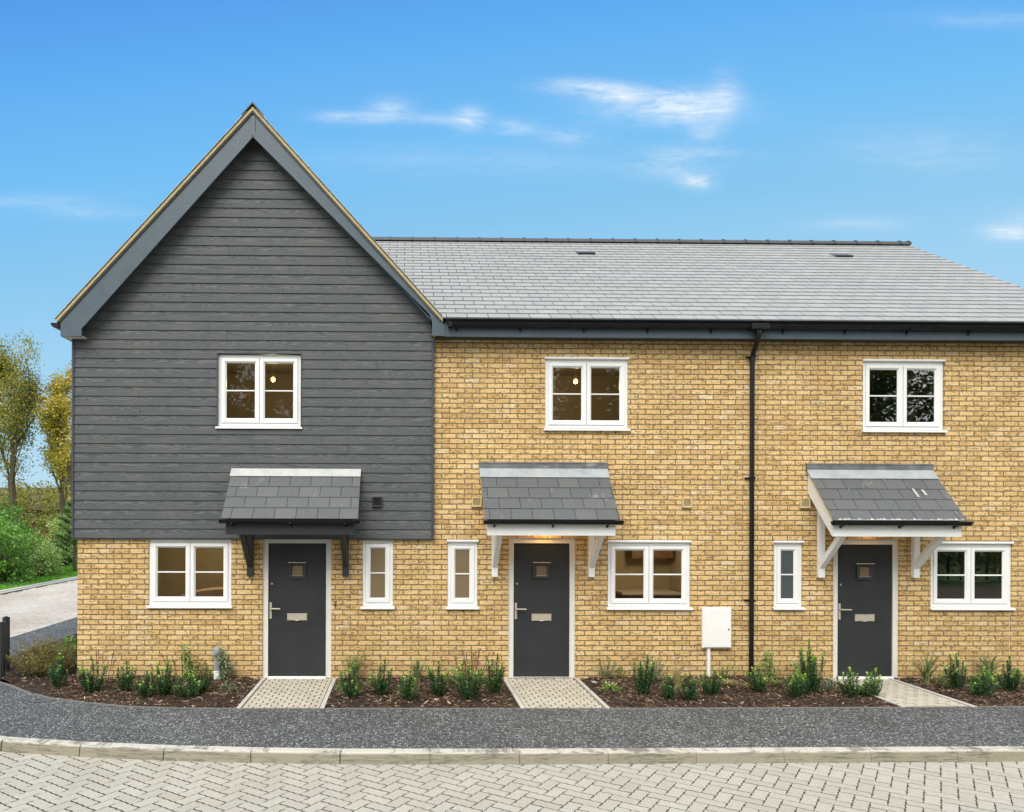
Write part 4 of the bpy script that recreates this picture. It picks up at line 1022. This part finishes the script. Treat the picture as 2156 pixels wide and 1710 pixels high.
def inlight(x, y, z, e, c=(1, .66, .34)):
    l = bpy.data.lights.new('room_light', 'POINT'); l.energy = e; l.color = c; l.shadow_soft_size = .1; lo = bpy.data.objects.new('room_light', l); COL.objects.link(lo); lo.location = (x, y, z)
inlight(-3.1, 1.3, 2.05, 15, (1, .82, .56)); inlight(4.2, 1.4, 2.05, 15, (1, .80, .52))
o = empty('sofa', (-2.9, 1.2, G + .1)); tag(o, 'beige rounded sofa back behind lower left window', 'sofa')
mb = MB(); n = 14
for i in range(n):
    a0, a1 = i / n, (i + 1) / n; x0 = -3.75 + 1.75 * a0; x1 = -3.75 + 1.75 * a1
    h0 = .95 + .26 * math.sin(math.pi * a0) ** .5; h1 = .95 + .26 * math.sin(math.pi * a1) ** .5
    mb.loft([(x0, 1.0, .1), (x0, 1.2, .1), (x0, 1.2, h0 - .02), (x0, 1.1, h0), (x0, 1.0, h0 - .03)], [(x1, 1.0, .1), (x1, 1.2, .1), (x1, 1.2, h1 - .02), (x1, 1.1, h1), (x1, 1.0, h1 - .03)], i in (0, n - 1))
mb.build('backrest', M_sofa, o)
mb = MB(); mb.box(-3.7, -2.05, 1.21, 1.85, .1, .5); mb.build('seat', M_sofa, o, bevel=.04)
o = empty('wall_mirror', (-2.95, 2.79, 1.4)); tag(o, 'dark framed mirror behind lower left window', 'mirror')
mb = MB(); mb.frame(-3.22, -2.93, 1.15, 1.78, .04, 2.74, 2.79); mb.build('mirror_frame', M_dk, o)
mb = MB(); mb.box(-3.18, -2.97, 2.77, 2.788, 1.19, 1.74); mb.build('mirror_glass', M_brownwood, o)
o = empty('kitchen_unit', (4.4, 2.4, .1)); tag(o, 'brown kitchen unit behind lower window beside the meter cabinet', 'kitchen unit')
mb = MB(); mb.box(3.95, 4.9, 2.2, 2.78, .06, .98); mb.build('base_cabinet', M_brownwood, o); mb = MB(); mb.box(3.9, 4.95, 2.15, 2.79, .981, 1.02); mb.build('worktop', M_soffit, o)
mb = MB(); mb.box(4.15, 4.9, 2.4, 2.78, 1.62, 2.2); mb.build('wall_cabinet', M_brownwood, o)
o = empty('interior_door', (3.6, 2.7, .1)); tag(o, 'brown inner door behind lower window beside the meter cabinet', 'inner door')
mb = MB(); mb.box(3.42, 3.82, 2.72, 2.78, .06, 2.05); mb.build('door_panel', M_brownwood, o); mb = MB(); mb.tube([(3.48, 2.70, 1.14), (3.62, 2.70, 1.12)], .010, 6); mb.build('handle', M_steel, o)

# ------------------------------------------------------------------ bollards
def bollard(x, y, h, lab):
    o = empty('bollard', (x, y, G)); tag(o, lab, 'bollard', 'black bollards at the corner of the footway')
    r = .052; k = 8; mb = MB()
    ring = lambda rr, z: [(x + rr * math.cos(2 * math.pi * (j + .5) / k), y + rr * math.sin(2 * math.pi * (j + .5) / k), z) for j in range(k)]
    mb.loft(ring(r, G - .1), ring(r, G + h - .03), False); mb.build('post', M_blackwood, o)
    mb = MB(); mb.loft(ring(r, G + h - .03), ring(r * 1.02, G + h - .022), False); mb.loft(ring(r * 1.02, G + h - .022), ring(.004, G + h), True); mb.build('cap', M_black, o)
bollard(-5.87, -.10, .855, 'nearer black post cut by the left picture edge'); bollard(-6.045, .36, .875, 'farther black post beside the brown shrub')

# ------------------------------------------------------------------ plants
def leaf(mb, p, d, L, wd, droop=.15, fold=.2):
    d = d.normalized(); s = d.cross(Vector((0, 0, 1)))
    if s.length < .1: s = Vector((1, 0, 0))
    s.normalize(); u_ = s.cross(d)
    m = p + d * L * .5 + u_ * L * .06; tip = p + d * L - Vector((0, 0, droop * L))
    a = m + s * wd / 2 + u_ * wd * fold; b = m - s * wd / 2 + u_ * wd * fold
    n = len(mb.v); mb.v += [tuple(p), tuple(a), tuple(tip), tuple(b), tuple(m)]
    mb.f += [(n, n + 4, n + 1), (n + 1, n + 4, n + 2), (n + 2, n + 4, n + 3), (n + 3, n + 4, n)]; mb.r += [mb.c] * 4
def zb(x, y): return bed_top(x, y) if bed_y(x) < 90 else G
def plant(name, x, y, lab, cat, group, fn, lm, seed, has_stem=True):
    z = zb(x, y) - .005; o = empty(name, (x, y, z)); tag(o, lab, cat, group); rg = random.Random(seed)
    lf, st = MB(), MB(); fn(Vector((x, y, z)), lf, st, rg)
    if st.f: st.build('stem', M_stem, o)
    lf.build('foliage', lm, o)
    return o
def euon(h, wd, bright=.0, nst=None):
    W_ = wd * 1.25; H_ = h * 1.12
    def fn(o, lf, st, rg):
        wd = W_ * rg.uniform(.9, 1.15); h = H_; lean = Vector((rg.uniform(-.05, .05), rg.uniform(-.03, .03), 0)); n = nst or max(8, int(wd * 40))
        for i in range(n):
            a = i * 2.4 + rg.uniform(-.4, .4); r = wd * .52 * math.sqrt((i + .3) / n); hh = h * rg.uniform(.42, 1.) * (1 - .2 * (r / (wd * .5)) ** 2)
            if i == 0: hh = h
            base = o + Vector((math.cos(a) * r * .35, math.sin(a) * r * .35, 0)); top = o + Vector((math.cos(a) * r, math.sin(a) * r * .8, hh)) + lean * (hh / h); mid = base.lerp(top, .5) + Vector((math.cos(a) * r * .25, math.sin(a) * r * .2, 0))
            st.tube([base, mid, top], [.004, .0035, .002], 4, False)
            m = int(hh / .0115)
            for j in range(m):
                f = .08 + .92 * (j + .5) / m; p = (base * (1 - f) ** 2 + mid * 2 * f * (1 - f) + top * f * f)
                for q in range(2):
                    an = j * 1.57 + q * math.pi + rg.uniform(-.5, .5); tip = f > .86
                    lf.c = min(1, max(0, rg.gauss(.42 + (.5 if tip else 0.) * rg.random() + bright * f, .17)))
                    if tip and rg.random() < .32 + bright: lf.c = rg.uniform(.88, 1)
                    leaf(lf, p, Vector((math.cos(an), math.sin(an), rg.uniform(.25, .9) + (1. if tip else 0))), rg.uniform(.045, .064) * (.8 if tip else 1), rg.uniform(.021, .030))
    return fn
def climber(h, wd):
    def fn(o, lf, st, rg):
        for i in range(3):
            P = [o]; a = rg.uniform(0, 6.28)
            for j in range(8): P.append(o + Vector((math.cos(a) * wd * .3 * math.sin(j * .7 + i), -abs(math.sin(a)) * .05 - .01, h * (j + 1) / 8 * (1 - .15 * i))))
            st.tube(P, .004, 4, False)
            for j in range(int(h * 210)):
                f = rg.random(); k = f * 8; q = int(min(k, 7)); p = P[q].lerp(P[q + 1], k - q); an = rg.uniform(0, 6.28); lf.c = rg.random() ** (1.5 - f)
                leaf(lf, p + Vector((math.cos(an), math.sin(an), 0)) * rg.uniform(0, wd * .32), Vector((math.cos(an), math.sin(an), rg.uniform(-.2, .6))), rg.uniform(.04, .07), rg.uniform(.024, .04), .3)
    return fn
def blades(h, wd, n, bw=.007, up=.9):
    bw = bw * 1.7; n = int(n * 1.35)
    def fn(o, lf, st, rg):
        for i in range(n):
            a = rg.uniform(0, 6.28); lean = wd * rg.random() ** .7 * .7; hh = h * rg.uniform(.55, 1.); b0 = o + Vector((rg.uniform(-.03, .03), rg.uniform(-.03, .03), 0)); d = Vector((math.cos(a), math.sin(a), 0)); s = Vector((-d.y, d.x, 0)) * bw / 2
            lf.c = rg.random(); prev = None; N_ = 5
            for j in range(N_ + 1):
                f = j / N_; p = b0 + d * lean * f ** 1.8 + Vector((0, 0, hh * (f - (1 - up) * f ** 3))); ww = s * (1 - f ** 2 * .92)
                if prev: lf.face([prev[0], prev[1], p + ww, p - ww])
                prev = (p - ww, p + ww)
    return fn
def mound(h, wd, n, L=.035, lw=.02):
    def fn(o, lf, st, rg):
        for i in range(n):
            a = rg.uniform(0, 6.28); e_ = math.asin(rg.random()); r = rg.uniform(.45, 1.) ; d = Vector((math.cos(a) * math.cos(e_), math.sin(a) * math.cos(e_), math.sin(e_)))
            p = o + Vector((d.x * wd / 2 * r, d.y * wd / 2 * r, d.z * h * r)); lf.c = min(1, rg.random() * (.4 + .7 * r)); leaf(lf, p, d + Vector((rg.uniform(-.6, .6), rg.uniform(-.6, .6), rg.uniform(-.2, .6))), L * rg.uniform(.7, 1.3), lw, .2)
    return fn
def feathery(h, wd, n, L=.05, lw=.008, den=40):
    def fn(o, lf, st, rg):
        for i in range(n):
            a = rg.uniform(0, 6.28); r = wd / 2 * rg.random() ** .6; hh = h * rg.uniform(.5, 1.) * (1 - .3 * (2 * r / wd) ** 2); top = o + Vector((math.cos(a) * r, math.sin(a) * r * .8, hh)); base = o + Vector((math.cos(a) * r * .2, math.sin(a) * r * .2, 0))
            st.tube([base, base.lerp(top, .5) + Vector((0, 0, hh * .06)), top], .002, 3, False)
            for j in range(int(den * hh / h)):
                f = .15 + .85 * rg.random(); p = base.lerp(top, f); an = rg.uniform(0, 6.28); lf.c = rg.random(); leaf(lf, p, Vector((math.cos(an), math.sin(an), rg.uniform(.1, .9))), L * rg.uniform(.6, 1.2), lw, .1)
    return fn
def spikes(h, wd, n):
    def fn(o, lf, st, rg):
        for i in range(n):
            x = rg.uniform(-wd / 2, wd / 2); hh = h * rg.uniform(.55, 1.); b = o + Vector((x * .6, rg.uniform(-.04, .02), 0)); tp = b + Vector((x * .4 + rg.uniform(-.03, .03), 0, hh)); st_c = rg.random()
            lf.c = rg.uniform(0, .6); lf.tube([b, b.lerp(tp, .5) + Vector((.006, 0, 0)), tp], .0042, 4, False)
            for j in range(9): lf.c = rg.uniform(.5, 1); f = rg.uniform(.72, 1); leaf(lf, b.lerp(tp, f), Vector((rg.uniform(-1, 1), rg.uniform(-1, 1), .8)), .024, .014)
    return fn

GE1 = 'dark green evergreen shrubs in the left bed'; GE2 = 'dark green evergreen shrubs in the bed between the first two paths'; GE3 = 'dark green evergreen shrubs in the bed right of the second path'; GE4 = 'dark green evergreen shrubs right of the third path'
EU = [(-4.782, -.684, .40, .25, .0, 'leafy dark green shrub in front of the brown shrub by the bollards', GE1), (-4.231, -.877, .40, .28, .12, 'bright-tipped green shrub at the brick corner of the boarded house', GE1),
      (-3.782, -.876, .35, .27, .0, 'second shrub right of the brick corner, below the window left end', GE1), (-3.403, -1.191, .29, .22, .0, 'short dark shrub under the lower left window, left of the taller one', GE1),
      (-3.166, -1.191, .41, .25, .05, 'taller green shrub under the centre of the lower left window', GE1), (-2.827, -1.241, .27, .26, .03, 'low wide shrub in front of the tall leafy climber', GE1), (-2.704, -1.009, .35, .20, .0, 'narrow dark shrub between climber and grey riser', GE1),
      (-.669, -1.316, .38, .29, .03, 'shrub in front of bladed grass, first right of the left path', GE2), (-.299, -1.061, .42, .24, -.05, 'tall dark shrub below the narrow window left of the wall joint', GE2), (.069, -1.366, .33, .25, .14, 'bright-tipped shrub in front of the wispy grass', GE2),
      (.46, -1.061, .41, .20, -.05, 'slender dark shrub just right of the wall joint', GE2), (.854, -1.366, .43, .29, .0, 'wide dark shrub in front of the purple flower spikes', GE2), (1.226, -1.06, .46, .24, .02, 'tallest dark shrub beside the middle path left edge', GE2),
      (3.207, -1.138, .47, .28, -.08, 'tall dark shrub below the wide window beside the middle path', GE3), (3.476, -1.366, .29, .2, .0, 'small dark shrub in front of the pale straw grass', GE3), (3.744, -1.366, .30, .2, .0, 'small round dark shrub below the meter cabinet left side', GE3),
      (4.144, -1.112, .29, .24, -.03, 'squat dark shrub right of the meter cabinet conduit', GE3), (4.863, -.925, .33, .21, .1, 'shrub in front of the black downpipe foot', GE3), (5.192, -1.291, .34, .2, .12, 'bright-tipped shrub left of the tallest shrub', GE3),
      (5.497, -1.058, .66, .26, .12, 'tallest leafy shrub of the right bed, below the narrow grey window', GE3), (5.95, -1.24, .33, .24, .1, 'low bright-tipped shrub left of the right path', GE3), (6.222, -1.058, .20, .16, .05, 'smallest shrub between two larger ones by the right door', GE3),
      (6.359, -1.058, .34, .21, .2, 'yellow-tipped shrub overlapping the right door foot', GE3), (7.645, -.869, .44, .25, -.03, 'tall dark shrub below the lower right window', GE4), (7.752, -1.163, .34, .26, .12, 'bright-tipped wide shrub right of the right path', GE4), (8.395, -.868, .43, .2, -.03, 'dark slender shrub near the right picture edge', GE4)]
for i, (x, y, h, wd, br, lab, grp) in enumerate(EU): plant('evergreen_shrub', x, y, lab, 'shrub', grp, euon(h, wd, br), L_euon, 100 + i)
PL = [('climbing_plant', -3.106, -.212, 'tall leafy climber against brick left of the grey riser', 'plant', climber(.52, .22), L_mid), ('climbing_plant', -2.62, -.10, 'wispy plant clinging to the grey riser', 'plant', climber(.46, .2), L_silver),
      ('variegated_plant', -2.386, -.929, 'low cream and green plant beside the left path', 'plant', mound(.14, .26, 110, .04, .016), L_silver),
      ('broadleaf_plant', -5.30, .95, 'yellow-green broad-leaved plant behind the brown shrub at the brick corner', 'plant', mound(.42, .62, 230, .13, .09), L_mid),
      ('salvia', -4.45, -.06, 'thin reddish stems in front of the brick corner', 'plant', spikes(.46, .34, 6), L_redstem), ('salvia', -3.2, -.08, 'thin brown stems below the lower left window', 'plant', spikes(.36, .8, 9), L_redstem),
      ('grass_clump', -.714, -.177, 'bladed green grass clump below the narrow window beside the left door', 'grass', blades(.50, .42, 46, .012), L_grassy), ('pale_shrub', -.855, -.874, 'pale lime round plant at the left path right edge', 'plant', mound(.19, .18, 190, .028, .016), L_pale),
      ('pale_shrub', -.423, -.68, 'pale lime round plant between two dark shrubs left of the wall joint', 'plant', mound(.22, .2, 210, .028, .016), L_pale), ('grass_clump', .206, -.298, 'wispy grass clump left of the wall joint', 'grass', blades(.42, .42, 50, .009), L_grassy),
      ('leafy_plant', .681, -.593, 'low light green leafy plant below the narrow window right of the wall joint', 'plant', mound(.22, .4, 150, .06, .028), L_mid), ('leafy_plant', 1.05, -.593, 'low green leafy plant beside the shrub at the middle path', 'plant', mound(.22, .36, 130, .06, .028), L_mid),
      ('salvia', .947, -.143, 'purple flower spikes against brick left of the middle door', 'plant', spikes(.44, .62, 13), L_redstem), ('catmint', 2.973, -.202, 'feathery silver-green plant right of the middle door', 'plant', feathery(.40, .34, 22), L_silver),
      ('lavender', 3.62, -.262, 'wide grey-green feathery plant below the wide window', 'plant', feathery(.42, .62, 44), L_silver), ('leafy_plant', 2.82, -.926, 'low yellow-green leaves at the middle path right edge', 'plant', mound(.10, .3, 60, .07, .035), L_pale),
      ('leafy_plant', 3.206, -.10, 'small leafy sprig right of the feathery plant', 'plant', mound(.17, .2, 60, .045, .02), L_mid), ('feather_grass', 3.817, -.732, 'upright straw grass tuft under the wide window right end', 'grass', blades(.42, .22, 90, .004), L_straw),
      ('feather_grass', 4.214, -.59, 'leaning straw grass in front of the meter conduit', 'grass', blades(.30, .3, 70, .004, .7), L_straw), ('sprawling_plant', 4.696, -.291, 'sprawling narrow-leaved plant right of the meter conduit', 'plant', feathery(.30, .42, 12, .08, .014, 22), L_mid),
      ('feather_grass', 4.56, -.675, 'golden arching grass mound nearer the meter conduit', 'grass', blades(.18, .36, 110, .004, .55), L_straw), ('feather_grass', 4.80, -.80, 'golden arching grass mound nearer the downpipe foot', 'grass', blades(.18, .34, 110, .004, .5), L_straw),
      ('climbing_plant', 5.36, -.16, 'tall bright climber just right of the black downpipe', 'plant', climber(.46, .2), L_pale), ('grass_clump', 5.16, -.80, 'green grass tuft right of the downpipe foot', 'grass', blades(.20, .3, 80, .005, .7), L_grassy),
      ('variegated_plant', 5.80, -.90, 'cream-edged low plant right of the tallest shrub', 'plant', mound(.20, .30, 150, .045, .022), L_silver), ('leafy_plant', 5.85, -.20, 'twining leaves on brick left of the right door', 'plant', climber(.34, .36), L_mid),
      ('grass_clump', 7.583, -.378, 'large bladed grass clump right of the right door', 'grass', blades(.56, .62, 54, .010), L_grassy), ('pale_shrub', 7.70, -.52, 'pale lime round plant below the lower right window', 'plant', mound(.24, .2, 220, .028, .016), L_pale),
      ('grass_clump', 8.636, -.192, 'wispy grass clump below the lower right window right end', 'grass', blades(.48, .46, 56, .009), L_grassy), ('leafy_plant', 8.70, -.62, 'light green leafy plant cut by the right picture edge', 'plant', mound(.26, .3, 120, .06, .028), L_mid), ('leafy_plant', 8.45, -.40, 'light green leafy plant below the wispy grass at far right', 'plant', mound(.22, .34, 120, .06, .028), L_mid)]
for i, (nm_, x, y, lab, cat, fn, lm) in enumerate(PL): plant(nm_, x, y, lab, cat, None, fn, lm, 200 + i)
def heath(o, lf, st, rg):
    for i in range(150):
        a = rg.uniform(0, 6.28); r = rg.random() ** .6; c = o + Vector((math.cos(a) * r * .58, math.sin(a) * r * .45, 0)); hh = (.60 - .24 * r * r) * rg.uniform(.55, 1.); tp = c + Vector((rg.uniform(-.12, .12), rg.uniform(-.12, .08), hh))
        b = o + Vector((math.cos(a) * r * .3, math.sin(a) * r * .25, 0)); lf.c = .1; st.tube([b, tp], .003, 3, False)
        for j in range(52):
            f = .25 + .75 * rg.random(); an = rg.uniform(0, 6.28); lf.c = min(1, max(0, rg.gauss(.45 + .25 * math.sin(a * 3), .25))); leaf(lf, b.lerp(tp, f), Vector((math.cos(an), math.sin(an), rg.uniform(-.2, .8))), rg.uniform(.03, .07), .009, .1)
plant('heath_shrub', -5.38, .16, 'wide brown and olive twiggy shrub beside the bollards', 'shrub', None, heath, L_heath, 300)
mb = MB(); rg = random.Random(77)       # dead leaf and litter at the second path's corner
P = Vector((2.66, -.62, .03)); mb.c = .98
for i in range(3): q = P + Vector((rg.uniform(-.05, .05), rg.uniform(-.04, .04), rg.uniform(0, .02))); mb.face([q, q + Vector((.05, .01, .02)), q + Vector((.03, .05, .0)), q + Vector((-.02, .03, .03))])
tag(mb.build('litter', M_offwhite), 'crumpled white paper scrap at the middle path edge', 'litter')

# ------------------------------------------------------------------ background on the left: shrubs, trees, far roofs
def blob_leaves(mb, c, r, n, L, rg, flat=1., shade=0.):
    for _ in range(n):
        d = Vector((rg.gauss(0, 1), rg.gauss(0, 1), rg.gauss(0, 1))).normalized(); rr = rg.random() ** .45
        p = c + Vector((d.x * r, d.y * r, d.z * r * flat)) * rr; mb.c = min(1, max(0, rg.random() * .75 + shade)); a = Vector((rg.uniform(-1, 1), rg.uniform(-1, 1), rg.uniform(-.6, .9))).normalized(); s = a.cross(Vector((rg.uniform(-1, 1), rg.uniform(-1, 1), .4))).normalized()
        q = L * rg.uniform(.6, 1.3); mb.face([p - a * q / 2, p + s * q * .32, p + a * q / 2, p - s * q * .32])
def tree(name, x, y, h, spread, seed, lm, lab, cat='tree', group=None, L=.13, nleaf=26, trunk=.2, first=.22, clump=.55, levels=3, up=1.2, z0=RD, density=1.):
    rg = random.Random(seed); o = empty(name, (x, y, z0)); tag(o, lab, cat, group); tb, cr = MB(), MB()
    def grow(p, d, L0, r, lev):
        P = [p]; n = 4; q = p.copy(); dd = d.copy()
        for i in range(n):
            dd = (dd + Vector((rg.uniform(-.16, .16), rg.uniform(-.16, .16), rg.uniform(-.02, .12)))).normalized(); q = q + dd * L0 / n; P.append(q.copy())
        tb.tube(P, [r * (1 - .55 * i / n) for i in range(n + 1)], 6 if lev == 0 else 4, False)
        if lev >= 1:
            k = 3 if lev < levels else 4
            for i in range(k):
                f = (i + rg.random()) / k * .8 + .25
                j = min(int(f * n), n - 1); pp = P[j].lerp(P[j + 1], min(1, f * n - j)); 
                if rg.random() < density: blob_leaves(cr, pp + Vector((rg.uniform(-.2, .2), rg.uniform(-.2, .2), rg.uniform(-.1, .2))), clump * rg.uniform(.5, 1.1), int(nleaf * rg.uniform(.5, 1.3)), L, rg, .8, rg.uniform(-.15, .3))
        if lev < levels:
            nb = 8 if lev == 0 else 4
            for i in range(nb):
                f = first + (1 - first) * (i + .6) / nb if lev == 0 else .3 + .7 * (i + rg.random()) / nb
                j = min(int(f * n), n - 1); pp = P[j].lerp(P[j + 1], min(1, f * n - j)); a = rg.uniform(0, 6.28) + i * 2.4
                nd = (Vector((math.cos(a), math.sin(a), up * rg.uniform(.6, 1.4))) + dd * .3).normalized(); LL = (spread * (1.15 - .55 * f) if lev == 0 else L0 * .55) * rg.uniform(.7, 1.15)
                grow(pp, nd, LL, r * (.42 if lev == 0 else .5) * (1 - .3 * f), lev + 1)
    grow(Vector((x, y, z0 - .1)), Vector((rg.uniform(-.04, .04), 0, 1)), h * .92, trunk, 0)
    tb.build('trunk', M_bark, o); cr.build('crown', lm, o); return o
tree('autumn_tree', -23.4, 34, 10.4, 4.7, 3, L_autumn, 'big yellow-green autumn tree at the left picture edge', 'tree', 'autumn trees behind the side road', .125, 36, .22, .22, .95, 3, 1.8)
tree('autumn_tree', -26.4, 36, 10.6, 4.0, 9, L_autumn, 'tree partly cut off by the left picture edge beside the big autumn tree', 'tree', 'autumn trees behind the side road', .125, 36, .22, .2, .9, 3, 1.8)
tree('autumn_tree', -20.9, 35, 10.2, 2.7, 15, L_gold, 'sparse golden tree nearest the boarded wall', 'tree', 'autumn trees behind the side road', .12, 18, .17, .25, .55, 3, 2.0, RD, .8)
tree('autumn_tree', -18.9, 33.5, 9.8, 2.9, 22, L_gold, 'yellow tree half hidden behind the boarded wall', 'tree', 'autumn trees behind the side road', .15, 17, .2, .12, .75, 3, 1.4)
tree('autumn_tree', -17.0, 42, 9.0, 2.4, 25, L_autumn, 'low dense tree behind the golden trees', 'tree', 'autumn trees behind the side road', .16, 22, .22, .1, .6, 3, 1.2)
def bush(name, x, y, h, wd, seed, lm, lab, n=60, L=.09, fl=1.):
    rg = random.Random(seed); o = empty(name, (x, y, RD)); tag(o, lab, 'shrub', 'shrubs beyond the side road'); cr, st = MB(), MB()
    for i in range(n):
        a = rg.uniform(0, 6.28); r = rg.random() ** .5 * wd / 2; zz = h * (.08 + .85 * rg.random()) * (1 - .35 * (2 * r / wd) ** 2); c = Vector((x + math.cos(a) * r, y + math.sin(a) * r, zz + RD))
        if i % 3 == 0: st.tube([(x + rg.uniform(-.1, .1), y, RD), (x + math.cos(a) * r * .5, y + math.sin(a) * r * .5, zz * .5 + RD), c], [.05, .03, .012], 5, False)
        blob_leaves(cr, c, wd * .16 * rg.uniform(.6, 1.2), int(70 * rg.uniform(.6, 1.3)), L, rg, .8, rg.uniform(-.2, .3))
    st.build('branches', M_bark, o); cr.build('foliage', lm, o)
bush('broad_shrub', -15.2, 15.9, 3.3, 3.4, 1, L_tree, 'large bright green leafy shrub at the left picture edge', 95, .13)
bush('broad_shrub', -15.9, 19.8, 3.0, 2.6, 2, L_tree, 'green shrub behind the grass, second from the left edge', 70, .12)
bush('pale_shrub', -14.9, 19.0, 2.1, 2.2, 3, L_bush, 'pale green low shrub in the middle of the verge', 70, .09)
bush('pale_shrub', -16.9, 26, 3.1, 2.6, 4, L_bush, 'taller pale green shrub left of the pine', 70, .10)
bush('rust_shrub', -16.8, 23.2, 2.55, 1.5, 5, L_rust, 'small rust-brown shrub among the green ones', 26, .09)
bush('broad_shrub', -19.4, 24, 3.4, 3.2, 6, L_tree, 'dark green shrub mass behind the large bright one', 80, .12)
bush('pale_shrub', -14.6, 23.6, 1.9, 1.8, 8, L_bush, 'pale rounded shrub just left of the pine foot', 50, .09)
bush('pale_shrub', -14.75, 16.9, 1.2, 1.5, 11, L_bush, 'low pale shrub at the verge front beside the large green shrub', 40, .08)
bush('broad_shrub', -14.6, 26.5, 1.6, 1.8, 12, L_bush, 'low green shrub behind the pine foot at the brick corner', 40, .09)
def pine(x, y, h, lab, seed):
    rg = random.Random(seed); o = empty('pine_tree', (x, y, RD)); tag(o, lab, 'tree'); tb, cr = MB(), MB(); tb.tube([(x, y, RD - .1), (x, y, RD + h * .95)], [.07, .015], 6, False)
    for i in range(30):
        f = .03 + .95 * i / 30; zz = RD + h * f; a = i * 2.4; ln = (1.25 * (1 - f) + .25) * rg.uniform(.75, 1.1); d = Vector((math.cos(a), math.sin(a), .55)).normalized(); e_ = Vector((x, y, zz)) + d * ln
        tb.tube([(x, y, zz), e_], [.018, .006], 4, False)
        for s in range(5):
            c = Vector((x, y, zz)).lerp(e_, .35 + .65 * s / 4)
            for j in range(46):
                dd = (d + Vector((rg.gauss(0, .6), rg.gauss(0, .6), rg.gauss(.2, .5)))).normalized(); q = rg.uniform(.16, .30); sd = dd.cross(Vector((0, .3, 1))).normalized() * .020; cr.c = min(1, max(0, .25 + .15 * s + rg.gauss(0, .18))); cr.face([c - sd, c + sd, c + dd * q])
    tb.build('trunk', M_bark, o); cr.build('crown', L_pine, o)
pine(-14.35, 21.5, 3.1, 'young pine beside the brick corner', 3)
pine(-15.9, 26.0, 2.7, 'darker young pine behind the other pine', 5)
# far houses glimpsed between the trunks
def farhouse(x, y, wd, dp, h, rh, lab, seed):
    o = empty('distant_house', (x, y, RD)); tag(o, lab, 'house', 'distant houses behind the trees'); mb = MB(); mb.box(x - wd / 2, x + wd / 2, y, y + dp, RD, h); mb.build('wall', M_farbrick, o)
    mb = MB(); mb.yz([(y - .4, h - .1), (y + dp + .4, h - .1), (y + dp / 2, h + rh)], x - wd / 2 - .3, x + wd / 2 + .3); mb.build('roof', M_farroof, o)
    for i in range(4):
        X = x - wd / 2 + wd * (i + .5) / 4; mb = MB(); mb.box(X - .55, X + .55, y - .03, y - .001, h - 1.5, h - .4); wn = mb.build('window', M_white, o)
        mb = MB(); mb.box(X - .48, X - .03, y - .045, y - .031, h - 1.43, h - .47); mb.box(X + .03, X + .48, y - .045, y - .031, h - 1.43, h - .47); mb.build('pane', M_dk, wn)
M_farbrick = speck((.11, .07, .04), .25, 3, .9); M_farroof = speck((.075, .055, .04), .25, 3, .8)
farhouse(-30, 52, 15, 7, 2.9, 1.9, 'far brown house between the tree trunks', 1); farhouse(-48, 60, 13, 7, 3.6, 2.4, 'far house cut by the left picture edge', 2)
# hedge-like wood far behind, reads as one mass
mb = MB(); rg = random.Random(44)
for i in range(330):
    x = -58 + 36 * rg.random(); y = 44 + 6 * rg.random(); blob_leaves(mb, Vector((x, y, rg.uniform(.2, 4.6))), rg.uniform(.8, 1.4), 110, .20, rg, .8, rg.uniform(-.3, .1))
tag(mb.build('woodland', L_autumn), 'far undergrowth behind the tree trunks', 'woodland', kind='stuff')
# trees on the other side of the road, seen mirrored in the windows
def mass_tree(x, y, h, seed, lab, lm):
    rg = random.Random(seed); o = empty('evergreen_tree', (x, y, RD)); tag(o, lab, 'tree', 'trees across the road mirrored in the windows'); tb, cr = MB(), MB()
    tb.tube([(x, y, RD), (x + .2, y, h * .8)], [.35, .1], 8, False)
    for i in range(170):
        f = rg.random(); r = (h * .32) * math.sqrt(rg.random()) * (1.1 - .7 * f); a = rg.uniform(0, 6.28); blob_leaves(cr, Vector((x + math.cos(a) * r, y + math.sin(a) * r, h * (.03 + .93 * f))), h * .085, 120, .30, rg, .8, rg.uniform(-.25, .3))
    tb.build('trunk', M_bark, o); cr.build('crown', lm, o)
for i, (x, h) in enumerate(((-14, 14), (-7.5, 16), (-1, 15), (6, 17), (12.5, 15.5), (19, 17), (25.5, 15), (32, 16), (38, 17), (44, 16), (50, 17))):
    mass_tree(x, -41 + (i % 3) * 2.5, h, 60 + i, 'tall olive-green tree across the road, mirrored in the upper windows', L_dark)

def hedge(x0, x1, y, h, seed, lab):
    rg = random.Random(seed); o = empty('hedge', ((x0 + x1) / 2, y, RD)); tag(o, lab, 'hedge'); st, cr = MB(), MB(); x = x0
    while x < x1:
        st.tube([(x, y, RD), (x + rg.uniform(-.2, .2), y, h * .75)], [.05, .02], 5, False)
        for i in range(15): blob_leaves(cr, Vector((x + rg.uniform(-.4, .4), y + rg.uniform(-.5, .5), h * rg.uniform(.02, .98) * rg.uniform(.85, 1.05))), .5, 60, .13, rg, .9, rg.uniform(-.3, .35))
        x += .55
    st.build('branches', M_bark, o); cr.build('foliage', L_dark, o)
hedge(-14, 32, -19, 3.6, 5, 'long olive hedge across the road mirrored in the lower windows')
